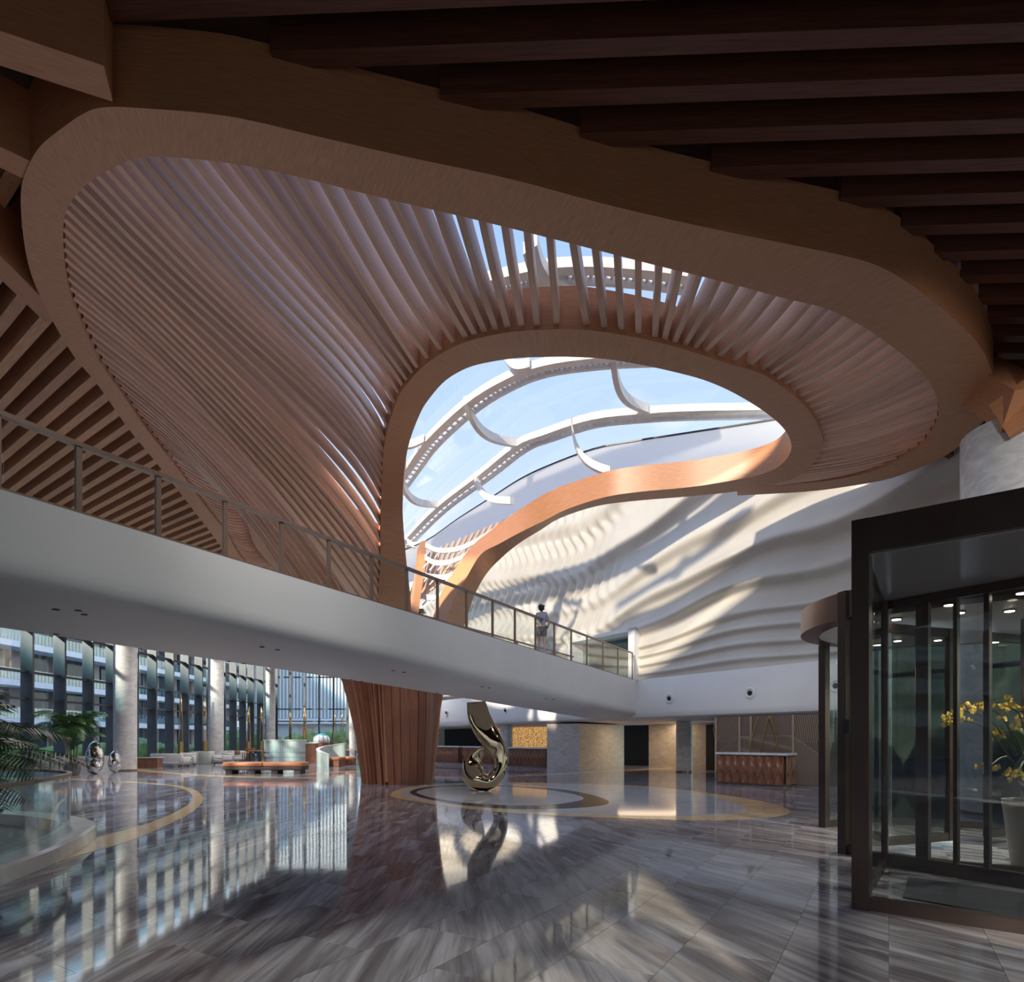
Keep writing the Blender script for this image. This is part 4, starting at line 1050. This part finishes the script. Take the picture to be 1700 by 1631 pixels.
for k in range(0, len(gp)-4, 4):
    P = gp[k:k+5]; MB().sweep(rail_sweep(P, [(-.008, .25), (.008, .25), (.008, 1.2), (-.008, 1.2)])).build('glass_panel', glass_green, bal, smooth=True, auto=35)
MB().sweep(rail_sweep(gp, [(-.035, 1.19), (.035, 1.19), (.035, 1.25), (-.035, 1.25)])).build('handrail', rail_metal, bal, smooth=True, auto=35)
inner = offs(gp, -.6, 0)
MB().prism([(p.x, p.y) for p in offs(gp, -.15, 0)]+[(-20, 13), (-20, 5), (-8, 4.0)], .004, .03).build('stairwell_floor', mat('stairwell_dark', (.03, .028, .03), .4), bal)
MB().sweep([[Vector((p.x, p.y, z)) for z in (0, 1.0)]+[Vector((p.x-.1, p.y+.1, z)) for z in (1.0, 0)] for p in offs(gp, -1.6, 0)[10:-4]]).build('stairwell_wall', mat('stairwell_wall', (.07, .05, .045), .5), bal)
# ================================================================ PALMS
def palm(root, base, z0, fronds, seed, stems=0, wid=.03, mm=None):
    random.seed(seed)
    for tip, lift in fronds:
        b3 = Vector(base)+Vector((random.uniform(-.08, .08), random.uniform(-.08, .08), z0)); e3 = Vector(tip)
        m1 = b3.lerp(e3, .35)+Vector((0, 0, lift)); m2 = b3.lerp(e3, .72)+Vector((0, 0, lift*.75))
        P = catmull([b3, m1, m2, e3], 7); mb = MB(); Ln = (e3-b3).length
        mb.tube(P, [max(.004, .016*(1-i/len(P))) for i in range(len(P))], 5)
        n = 34
        for i in range(n):
            t = .18+.82*i/n; p = sample(P, t*(len(P)-1)); T = (sample(P, min(1, t+.04)*(len(P)-1))-sample(P, (t-.04)*(len(P)-1))).normalized()
            S = T.cross(Vector((0, 0, 1))).normalized(); l = Ln*.30*math.sin(math.pi*min(1, .18+t*.80))+.04
            for sd in (-1, 1):
                d = (S*sd*.80+T*.55+Vector((0, 0, -.28+random.uniform(-.12, .12)))).normalized()
                q = p+d*l+Vector((0, 0, -.10*l)); w = T*wid*.5
                md = p.lerp(q, .5)+Vector((0, 0, .04*l)); i0 = len(mb.v)
                mb.v += [p-w*.5, p+w*.5, md+w, md-w, q]; mb.face([i0, i0+1, i0+2, i0+3]); mb.face([i0+3, i0+2, i0+4])
        mb.build('frond', mm or leaf_m, root, smooth=False)
    for k in range(stems):
        an = k*2.4; a3 = Vector(base)+Vector((math.cos(an)*.14, math.sin(an)*.14, z0-.9)); MB().tube([a3, a3+Vector((math.cos(an)*.05, math.sin(an)*.05, .5)), a3+Vector((math.cos(an)*.12, math.sin(an)*.1, 1.1))], [.035, .028, .02], 6).build('cane', mat('cane', (.22, .20, .08), .6), root)
pp = atf(120, 1287)
palm2 = empty('potted_palm', pp, 'bushy green palm in a round grey pot before the low marble wall', 'palm')
MB().lathe([(.28, 0), (.33, .06), (.42, .55), (.43, .60), (.38, .60), (.36, .52)], pp, 24).build('pot', mat('pot_grey', (.22, .21, .20), .5), palm2, smooth=True, auto=40)
fr2 = []
random.seed(3)
for k in range(24):
    an = k*2.399; r = random.uniform(.9, 2.2); fr2.append((pp+Vector((math.cos(an)*r, math.sin(an)*r*.8, random.uniform(1.5, 3.3))), random.uniform(.5, 1.1)))
palm(palm2, pp, 1.3, fr2, 5, stems=7, wid=.05, mm=noise_mat('palm_green', (.02, .075, .015), (.07, .17, .04), (1, 1, 1), 3, .45))
# foreground palm rising from the stairwell planter
pb = Vector((-9.9, 10.0, 0))
palm1 = empty('stairwell_palm', pb, 'large dark palm arching over the curved glass balustrade at left', 'palm')
MB().lathe([(.30, .03), (.34, .1), (.40, .5), (.34, .5)], pb, 20).build('pot', mat('pot_dark', (.06, .055, .05), .5), palm1, smooth=True)
tips = [atd(152, 1265, 10.0), atd(118, 1225, 10.8), atd(60, 1298, 9.6), atd(45, 1330, 9.4), atd(20, 1170, 10.4), atd(-10, 1150, 10), atd(68, 1275, 9.2), atd(85, 1255, 10.4), atd(40, 1215, 9.8), atd(-60, 1130, 10), atd(-90, 1230, 10.5), atd(10, 1345, 9.3), atd(60, 1235, 11.4), atd(-140, 1200, 9.6), atd(-40, 1300, 9.2)]
palm(palm1, pb, 1.0, [(t, .45+.12*(i % 3)) for i, t in enumerate(tips)], 9, stems=5, wid=.035, mm=leaf_m)
# low marble wall in front of the left windows
a3, b3 = atf(40, 1286), atf(188, 1281.5)
T = (b3-a3).normalized(); 
MB().box((a3+b3)/2+Vector((0, .25, .45)), ((b3-a3).length, .5, .9), math.atan2(T.y, T.x)).build('low_wall', curb_marble, None, label='low white marble wall behind the potted palm and chrome eggs', cat='wall')
# ================================================================ SCULPTURES
def egg(root, c, rx, rz, name, lab=None, seed=1):
    bm = bmesh.new(); bmesh.ops.create_icosphere(bm, subdivisions=5, radius=1)
    for v in bm.verts:
        k = .9-.12*v.co.z; d = 1+.05*noise.noise(v.co*2.2+Vector((seed, 0, 0)))+.025*abs(noise.noise(v.co*5+Vector((0, seed, 0))))
        v.co = Vector((v.co.x*rx*k*d, v.co.y*rx*k*d, v.co.z*rz*d))+Vector(c)
    me = bpy.data.meshes.new(name); bm.to_mesh(me); bm.free(); me.materials.append(chrome); me.polygons.foreach_set('use_smooth', [True]*len(me.polygons))
    return link(name, me, root)
p = atf(159, 1284.5)
s1 = empty('chrome_sculpture', p, 'dented mirror-chrome egg sculpture of a tall and a short egg joined', 'sculpture'); egg(s1, (p.x-.05, p.y, .87), .47, .88, 'tall_egg', seed=1); egg(s1, (p.x+.16, p.y-.4, .42), .36, .42, 'short_egg', seed=4)
p = atf(190, 1283)
s2 = empty('chrome_sculpture', p, 'single dented mirror-chrome egg sculpture beside the tall round column', 'sculpture'); egg(s2, (p.x, p.y, .60), .35, .60, 'egg', seed=7)
SZ = 22.0; base = Vector(((800-CX)*SZ/F, SZ, 0))
gs = empty('gold_sculpture', (base.x, base.y, .012), 'tall twisted mirror-gold ribbon sculpture on the pale marble disc', 'sculpture')
SP_ = [(790, 1169, 15.5, .35, .40), (792, 1176, 17, .5, .38), (796, 1192, 18.5, .65, .34), (803, 1208, 19, .8, .28), (812, 1222, 18.5, .9, .22), (821, 1236, 16.5, .95, .15), (828, 1250, 14, 1, .18), (831, 1264, 12, 1.05, .1), (829.5, 1278, 11.5, 1.1, .0), (823, 1290, 12, 1.3, 0), (813, 1298, 13, 1.45, 0), (801, 1298.5, 14.5, 1.5, 0), (789, 1292, 18.5, 1.2, 0), (784, 1281, 19, 1.1, .1), (784, 1270, 16.5, 1.0, .2), (789, 1260, 12.5, .9, .3), (795, 1252, 9, .8, .3), (800, 1245, 5.5, .8, .2), (803, 1240, 1.5, .8, 0)]
ctr = [atd(a3, b3, SZ) for a3, b3, _, _, _ in SP_]
cc = catmull([Vector((*c3,)) for c3 in ctr], 5); par = catmull([Vector((r, k, g3)) for _, _, r, k, g3 in SP_], 5); rings = []
for i, p in enumerate(cc):
    T = (cc[min(i+1, len(cc)-1)]-cc[max(i-1, 0)]).normalized(); Y = Vector((0, 1, 0)); S = T.cross(Y).normalized()
    r = par[i].x*SZ/F; kd = par[i].y; g3 = par[i].z; tw = .9*(i/len(cc)-.25); ring = []
    for j in range(28):
        t = 2*math.pi*j/28; x = math.cos(t)*r; y = math.sin(t)*r*kd*.8
        if y < 0: y = y*(1-g3)+g3*r*.95*(1-(x/r)**2)*kd*.75
        x2 = x*math.cos(tw*.5)-y*math.sin(tw*.5); y2 = x*math.sin(tw*.5)+y*math.cos(tw*.5)
        tip = 0
        if i < 6: tip = (.15*max(0, x/r)**1.5+.03*max(0, -x/r)**2)*(1-i/6)
        ring.append(p+S*x2*(-1)+Y*y2+Vector((0, 0, tip)))
    rings.append(ring)
zmin = min(v.z for r_ in rings for v in r_)
rings = [[Vector((v.x, v.y, max(.014, v.z-(zmin-.014)*0))) for v in r_] for r_ in rings]
MB().sweep(rings).build('gold_ribbon', brass_mirror, gs, smooth=True, auto=50)
MB().lathe([(.05, .012), (.5, .012), (.5, .03), (.1, .035)], (base.x, base.y+.05, 0), 32, 1, .6).build('base_plate', brass_mirror, gs)
# ================================================================ PERSON
def person(loc, rz):
    root = empty('person', loc, 'person with dark bobbed hair in pale tee and grey shorts standing at the footbridge railing', 'person', rz=rz)
    J = {'pel': (0, 0, .92), 'wst': (0, .01, 1.06), 'chs': (0, .01, 1.28), 'nkb': (0, 0, 1.44), 'nk': (0, .01, 1.50), 'hd': (0, .0, 1.60), 'top': (0, 0, 1.69),
         'shl': (-.16, 0, 1.39), 'ell': (-.23, .03, 1.13), 'wrl': (-.16, .22, 1.02), 'hal': (-.10, .28, 1.02), 'shr': (.16, 0, 1.39), 'elr': (.25, .08, 1.15), 'wrr': (.20, .28, 1.04), 'har': (.14, .34, 1.04),
         'hpl': (-.09, 0, .86), 'knl': (-.10, .01, .47), 'anl': (-.10, -.02, .09), 'tol': (-.11, .13, .04), 'hpr': (.09, 0, .86), 'knr': (.10, .03, .47), 'anr': (.11, 0, .09), 'tor': (.13, .15, .04)}
    Rd = {'pel': (.15, .11), 'wst': (.135, .10), 'chs': (.155, .11), 'nkb': (.07, .06), 'nk': (.05, .05), 'hd': (.085, .10), 'top': (.05, .06), 'shl': (.06, .06), 'ell': (.042, .042), 'wrl': (.028, .028), 'hal': (.03, .02), 'shr': (.06, .06), 'elr': (.042, .042), 'wrr': (.028, .028), 'har': (.03, .02),
          'hpl': (.095, .095), 'knl': (.058, .058), 'anl': (.038, .038), 'tol': (.035, .025), 'hpr': (.095, .095), 'knr': (.058, .058), 'anr': (.038, .038), 'tor': (.035, .025)}
    E = [('pel', 'wst'), ('wst', 'chs'), ('chs', 'nkb'), ('nkb', 'nk'), ('nk', 'hd'), ('hd', 'top'), ('chs', 'shl'), ('shl', 'ell'), ('ell', 'wrl'), ('wrl', 'hal'), ('chs', 'shr'), ('shr', 'elr'), ('elr', 'wrr'), ('wrr', 'har'), ('pel', 'hpl'), ('hpl', 'knl'), ('knl', 'anl'), ('anl', 'tol'), ('pel', 'hpr'), ('hpr', 'knr'), ('knr', 'anr'), ('anr', 'tor')]
    def skin(names, edges, name, m, grow=0.0, over=None):
        me = bpy.data.meshes.new(name); ix = {n: i for i, n in enumerate(names)}
        me.from_pydata([(over or {}).get(n, J.get(n)) for n in names], [(ix[a], ix[b]) for a, b in edges], []); me.materials.append(m)
        o = bpy.data.objects.new(name, me); C.objects.link(o); o.parent = root
        md = o.modifiers.new('skin', 'SKIN'); md.use_smooth_shade = True
        for i, n in enumerate(names):
            r = Rd[n]; me.skin_vertices[0].data[i].radius = (r[0]+grow, r[1]+grow)
        me.skin_vertices[0].data[0].use_root = True
        s3 = o.modifiers.new('sub', 'SUBSURF'); s3.levels = 2; s3.render_levels = 2; return o
    skinm = mat('skin', (.62, .42, .32), .5)
    skin(list(J), E, 'body', skinm)
    skin(['pel', 'wst', 'chs', 'nkb', 'shl', 'ell', 'shr', 'elr'], [('pel', 'wst'), ('wst', 'chs'), ('chs', 'nkb'), ('chs', 'shl'), ('shl', 'ell'), ('chs', 'shr'), ('shr', 'elr')], 'tee_shirt', mat('tee_lilac', (.42, .40, .50), .8), .018, {'ell': (-.22, .02, 1.18), 'elr': (.23, .06, 1.19), 'pel': (0, 0, .96)})
    skin(['pel', 'hpl', 'knl', 'hpr', 'knr'], [('pel', 'hpl'), ('hpl', 'knl'), ('pel', 'hpr'), ('hpr', 'knr')], 'shorts', mat('shorts_grey', (.22, .20, .21), .8), .035, {'knl': (-.10, .0, .56), 'knr': (.10, .02, .56)})
    h = blob((0, -.015, 1.615), .118, mat('hair', (.03, .018, .014), .5), 'hair', None, None, n=3, sx=.95, sy=1.0, sz=1.1); h.parent = root
    for sx in (-1, 1):
        f3 = MB().box((sx*.12-.0, .06, .035), (.09, .26, .06), 0, .8).build('shoe', mat('shoe', (.5, .5, .5), .6)); f3.parent = root
    for sx, hx, hy in ((-1, -.10, .28), (1, .14, .34)):
        for k in range(5):
            a3 = Vector((hx+(k-2)*.014, hy+.02, 1.02)); l = (.035, .06, .065, .06, .05)[k]
            f3 = MB().tube([a3, a3+Vector((0, l*.6, .005)), a3+Vector((0, l*.8, -.03))], [.008, .0075, .006], 6).build('finger', skinm); f3.parent = root
    return root
pl = on_bridge(.55, 21.5, 3.0); pl.x = (899-CX)*pl.y/F
person(pl, math.radians(-18))
# ================================================================ LOUNGE FURNITURE
fab = noise_mat('fabric_cream', (.55, .53, .50), (.63, .61, .58), (1, 1, 1), 20, .85); fab2 = mat('fabric_green', (.48, .50, .44), .8); fabd = mat('fabric_dark', (.06, .045, .05), .8)
leather = mat('leather_tan', (.45, .17, .08), .45); mint = noise_mat('mint_tile', (.50, .60, .57), (.58, .67, .64), (1, 1, 1), 3, .25)
def rbox(c, d, rz=0, b=.05):
    # bevelled box: three stacked rings
    c = Vector(c); mb = MB(); R = Matrix.Rotation(rz, 3, 'Z'); hx, hy, hz = d[0]/2, d[1]/2, d[2]/2; b = min(b, hx*.8, hy*.8, hz*.8); rings = []
    for ins, z in ((b, -hz), (b*.3, -hz+b*.3), (0, -hz+b), (0, hz-b), (b*.3, hz-b*.3), (b, hz)):
        x, y = hx-ins, hy-ins; e3 = b*.6
        rings.append([c+R @ Vector(v) for v in ((-x+e3, -y, z), (x-e3, -y, z), (x, -y+e3, z), (x, y-e3, z), (x-e3, y, z), (-x+e3, y, z), (-x, y-e3, z), (-x, -y+e3, z))])
    return mb.sweep(rings)
def part(mbf, name, m, root, s=True, **k): return mbf.build(name, m, root, smooth=s, auto=50, **k)
def sofa(loc, w, rz, label, m=fab, group=None, name='sofa', cat='sofa', d=.95, cush=2, h=.85):
    o = empty(name, loc, label, cat, group); R = Matrix.Rotation(rz, 3, 'Z'); L = Vector(loc)
    q = lambda x, y, z: L+R @ Vector((x, y, z))
    part(rbox(q(0, 0, .27), (w, d, .22), rz), 'seat_base', m, o); part(rbox(q(0, d/2-.12, h/2+.1), (w, .22, h-.15), rz), 'backrest', m, o)
    for sx in (-1, 1): part(rbox(q(sx*(w/2-.09), 0, .42), (.18, d, .48), rz), 'armrest', m, o)
    cw = (w-.4)/cush
    for k in range(cush):
        part(rbox(q(-w/2+.2+cw*(k+.5), -.08, .45), (cw-.02, d-.3, .15), rz), 'seat_cushion', m, o); part(rbox(q(-w/2+.2+cw*(k+.5), .22, .66), (cw-.06, .16, .36), rz), 'back_cushion', m, o)
    for sx in (-1, 1):
        for sy in (-1, 1): MB().box(q(sx*(w/2-.12), sy*(d/2-.12), .08), (.05, .05, .16), rz).build('leg', walnut, o)
    return o
def F_(x, Z): return Vector(((x-CX)*Z/F, Z, 0))
sofa(F_(283, 41), 2.3, math.radians(172), 'long cream sofa seen from behind, right of the dark console'); 
o = empty('console_table', F_(245, 39), 'dark brown boxy console with pale top beside the tall round column', 'console'); c = F_(245, 39)
MB().box(c+Vector((0, 0, .34)), (1.58, .6, .60)).build('cabinet', walnut, o); MB().box(c+Vector((0, 0, .67)), (1.66, .66, .05)).build('top', white_stone, o); MB().box(c+Vector((0, 0, .02)), (1.5, .5, .04)).build('plinth', brass, o)
sofa(F_(311, 43), 1.05, math.radians(20), 'cream armchair with dark seat beside the first brass lamp', name='armchair', cat='armchair', cush=1)
sofa(F_(371, 45.0), 1.25, math.radians(-30), 'white armchair with curved back near the second tall column', name='armchair', cat='armchair', cush=1, h=.8)
for x in (327, 343.5): 
    o = empty('side_cabinet', F_(x, 45), ('pale green fabric cube cabinet, the left one of the pair below the second brass lamp', 'pale green fabric cube cabinet, the right one of the pair below the second brass lamp')[x > 330], 'cabinet'); c = F_(x, 45)
    part(rbox(c+Vector((0, 0, .46)), (.62 if x < 330 else .78, .8, .92), 0, .03), 'body', fab2, o); MB().box(c+Vector((0, 0, .93)), (.6, .75, .03)).build('top', white_stone, o)
sofa(F_(388, 50), 2.0, math.radians(5), 'cream sofa with brown cushions behind the bar stools'); o = F_(392, 49.6)
for x, k in ((383, 0), (394, 1)): part(rbox(F_(x, 49.7)+Vector((0, 0, .72)), (.42, .16, .36), .2, .06), 'cushion', mat('cushion_brown%d' % k, (.25, .14, .09) if k else (.5, .47, .44), .8), None, label=('grey cushion on the cream sofa behind the bar stools', 'brown cushion on the cream sofa behind the bar stools')[k], cat='cushion')
def lamp(x, Z, y0, y1, label):
    p = F_(x, Z); o = empty('brass_lamp', p, label, 'lamp', None); zb = EYE-(y0-HZ)*Z/F; zt = EYE-(y1-HZ)*Z/F
    r = .19; MB().lathe([(r, 0), (r, zb), (r*.8, zb+.02)], p, 20).build('base', brass, o, smooth=True, auto=40)
    for sx in (-1, 1): MB().tube([p+Vector((sx*.13, 0, zb)), p+Vector((sx*.10, 0, (zb+zt)/2)), p+Vector((sx*.02, 0, zt))], .032, 8).build('pole', brass, o, smooth=True)
    MB().lathe([(.10, zt-1.3), (.10, zt-.95)], p, 14).build('lamp_head', brass, o, smooth=True, auto=40)
lamp(300, 44, 1232, 1152, 'tall brass floor lamp, leftmost, behind the armchair with dark seat'); lamp(340.5, 46, 1232, 1160, 'tall brass floor lamp standing over the green cube cabinets')
lamp(413, 50, 1232, 1174, 'tall brass floor lamp behind the bar stools'); lamp(434, 54, 1232, 1174, 'tall brass floor lamp at the left edge of the mint curved bench'); lamp(482, 57, 1232, 1180, 'tall brass floor lamp left of the round metal rack')
lamp(506, 57, 1212, 1174, 'tall brass floor lamp rising behind the round metal rack'); lamp(556, 57, 1232, 1184, 'tall brass floor lamp behind the right curved bench, left one of two'); lamp(568, 57, 1232, 1184, 'tall brass floor lamp behind the right curved bench, right one of two')
# bar stools and high table
def stool(x, Z, label, grp):
    p = F_(x, Z); o = empty('bar_stool', p, label, 'stool', grp)
    part(rbox(p+Vector((0, 0, .78)), (.42, .42, .07), .3, .02), 'seat', leather, o); part(rbox(p+Vector((0, .2, 1.02)), (.42, .05, .22), .3, .02), 'backrest', walnut, o)
    for sx in (-1, 1):
        for sy in (-1, 1): MB().box(p+Vector((sx*.17, sy*.17, .38)), (.04, .04, .76)).build('leg', dark_frame, o)
stool(408, 46.5, 'dark bar stool, leftmost before the mint bench', 'bar stools'); stool(417, 47.5, 'dark bar stool, second from left before the mint bench', 'bar stools')
o = empty('high_table', F_(424, 46.5), 'small tan high table beside the bar stools', 'table'); c = F_(424, 46.5)
MB().box(c+Vector((0, 0, .95)), (.9, .6, .06)).build('tabletop', leather, o)
for sx in (-1, 1): MB().box(c+Vector((sx*.35, 0, .46)), (.06, .4, .92)).build('leg', dark_frame, o)
# curved mint bench
def curved(cx, cy, r, a0, a1, z0, z1, th, n=24): return [[Vector((cx+rr_*math.cos(t), cy+rr_*math.sin(t), z)) for rr_, z in ((r, z0), (r, z1), (r-th, z1), (r-th, z0))] for t in [a0+(a1-a0)*k/n for k in range(n+1)]]
p = F_(472, 47.5); o = empty('curved_bench', p, 'wide curved mint-tiled high bench back behind the tan bench', 'bench')
for i, (z0, z1, dr) in enumerate(((0, .42, -.12), (.44, .82, -.05), (.84, 1.72, 0))):
    w = 1.9+.06*i
    n = 22
    for k in range(n):
        a0 = math.radians(215+110*k/n); a1 = math.radians(215+110*(k+.94)/n)
        rr_ = [[Vector((p.x+q*1.95*math.cos(t)*w/1.95, p.y+.9+q*1.2*math.sin(t), z)) for q, z in ((1+dr*.2, z0), (1+dr*.2, z1), (.85, z1), (.85, z0))] for t in (a0, (a0+a1)/2, a1)]
        MB().sweep(rr_).build('mint_tile', mint, o)
rr_ = [[Vector((p.x+q*1.99*math.cos(t), p.y+.9+q*1.25*math.sin(t), z)) for q, z in ((1.03, 1.72), (1.03, 1.78), (.82, 1.78), (.82, 1.72))] for t in [math.radians(213+114*k/24) for k in range(25)]]
MB().sweep(rr_).build('coping', curb_marble, o)
def tanbench(x0, x1, Z, label, nleg=4, h=.62):
    a3, b3 = F_(x0, Z), F_(x1, Z-.3); c = (a3+b3)/2; w = (b3-a3).length; o = empty('tan_bench', c, label, 'bench')
    part(rbox(c+Vector((-w/4-.01, .2, h-.11)), (w/2-.02, 1.2, .22), 0, .06), 'cushion', leather, o); part(rbox(c+Vector((w/4+.01, .2, h-.11)), (w/2-.02, 1.2, .22), 0, .06), 'cushion', leather, o)
    part(rbox(c+Vector((0, .2, h-.32)), (w-.06, 1.15, .2), 0, .05), 'frame', fabd, o)
    for k in range(nleg): MB().box(c+Vector((-w/2+.3+(w-.6)*k/(nleg-1), .1, .11)), (.35, .8, .22)).build('foot', fabd, o)
tanbench(377, 504, 33.0, 'long tan leather bench on dark base before the mint bench')
# right curved bench
p = F_(556, 42.5); o = empty('curved_bench', p, 'curved mint-tiled bench with tan seats left of the wooden trunk', 'bench')
n = 26
for k in range(n):
    t0, t1 = [math.radians(75+200*q/n) for q in (k, k+.93)]; zt = .78+.75*(1-k/n)**.8
    rr_ = [[Vector((p.x+q*1.15*math.cos(t), p.y+q*1.75*math.sin(t), z)) for q, z in ((1, 0), (1, zt), (.86, zt), (.86, 0))] for t in (t0, t1)]
    MB().sweep(rr_).build('mint_tile', mint, o)
rr_ = [[Vector((p.x+q*1.15*math.cos(t), p.y+q*1.75*math.sin(t), .78+.75*(1-k/24)**.8+z)) for q, z in ((1.03, 0), (1.03, .05), (.83, .05), (.83, 0))] for k, t in [(k, math.radians(75+200*k/24)) for k in range(25)]]
MB().sweep(rr_).build('coping', curb_marble, o)
part(rbox(p+Vector((.15, -1.1, .52)), (1.1, .8, .18), 0, .05), 'cushion', leather, o); part(rbox(p+Vector((.1, -.2, .52)), (1.2, .9, .18), 0, .05), 'cushion', leather, o)
MB().box(p+Vector((.15, -.6, .22)), (1.0, 1.6, .42)).build('seat_base', walnut, o)
tp = F_(581, 43.5); o = empty('tan_stool', tp, 'low tan leather stool right of the curved mint bench', 'stool'); part(rbox(tp+Vector((0, 0, .52)), (.8, .8, .2), 0, .06), 'cushion', leather, o); MB().box(tp+Vector((0, 0, .21)), (.6, .6, .42)).build('base', walnut, o)
tp = F_(584, 48); o = empty('side_table', tp, 'small tan table beside the wooden trunk', 'table'); MB().box(tp+Vector((0, 0, .98)), (.9, .6, .05)).build('tabletop', leather, o)
for sx in (-1, 1): MB().box(tp+Vector((sx*.3, 0, .48)), (.07, .07, .96)).build('leg', dark_frame, o)
# bar counters, dome and ring rack
for i, (x, Z, w, h) in enumerate(((518, 47, 1.0, 1.55), (530, 50, 1.6, 1.6))):
    c = F_(x, Z); o = empty('bar_counter', c, ('dark round-ended counter just right of the wide mint bench', 'dark counter below the blue and white dome')[i], 'counter')
    MB().lathe([(w/2, 0), (w/2, h-.06)], c, 28, 1, .7).build('body', walnut, o, smooth=True, auto=40); MB().lathe([(w/2+.04, h-.06), (w/2+.04, h)], c, 28, 1, .7).build('top', white_stone, o, smooth=True, auto=40)
c = F_(534, 50)+Vector((0, 0, 1.6)); o = empty('dome_ornament', c, 'blue topped white wire dome standing on the dark counter', 'ornament')
MB().lathe([(.66, 0), (.70, .15), (.62, .38), (.42, .55), (.1, .62)], c, 24).build('dome', mat('dome_white', (.6, .64, .68), .3), o, smooth=True)
MB().lathe([(.44, .545), (.30, .63), (.05, .67)], c, 24).build('dome_cap', mat('dome_cyan', (.03, .42, .62), .3), o, smooth=True)
for k in range(12):
    t = k*.5236; MB().tube([c+Vector((math.cos(t)*q, math.sin(t)*q, z)) for q, z in ((.68, .02), (.72, .15), (.64, .38), (.44, .56))], .015, 5).build('dome_rib', dark_frame, o)
c = F_(509, 54); o = empty('metal_rack', c, 'tall round brass ring rack on thin legs behind the mint bench', 'rack')
zr = EYE+(HZ-1209)*54/F
for z in (zr, zr+.32): MB().tube([c+Vector((.65*math.cos(t*.3142), .65*math.sin(t*.3142), z)) for t in range(20)], .03, 6, True).build('ring', brass, o)
for k in range(6):
    t = k*1.047; MB().tube([c+Vector((.65*math.cos(t), .65*math.sin(t), z)) for z in (0, zr+.32)], .022, 6).build('leg', brass, o)
for sx in (-1, 1): MB().tube([c+Vector((sx*.5, 0, 0)), c+Vector((sx*1.25, 0, zr-.62)), c+Vector((sx*.4, 0, zr-.6))], .022, 6).build('brace', brass, o)
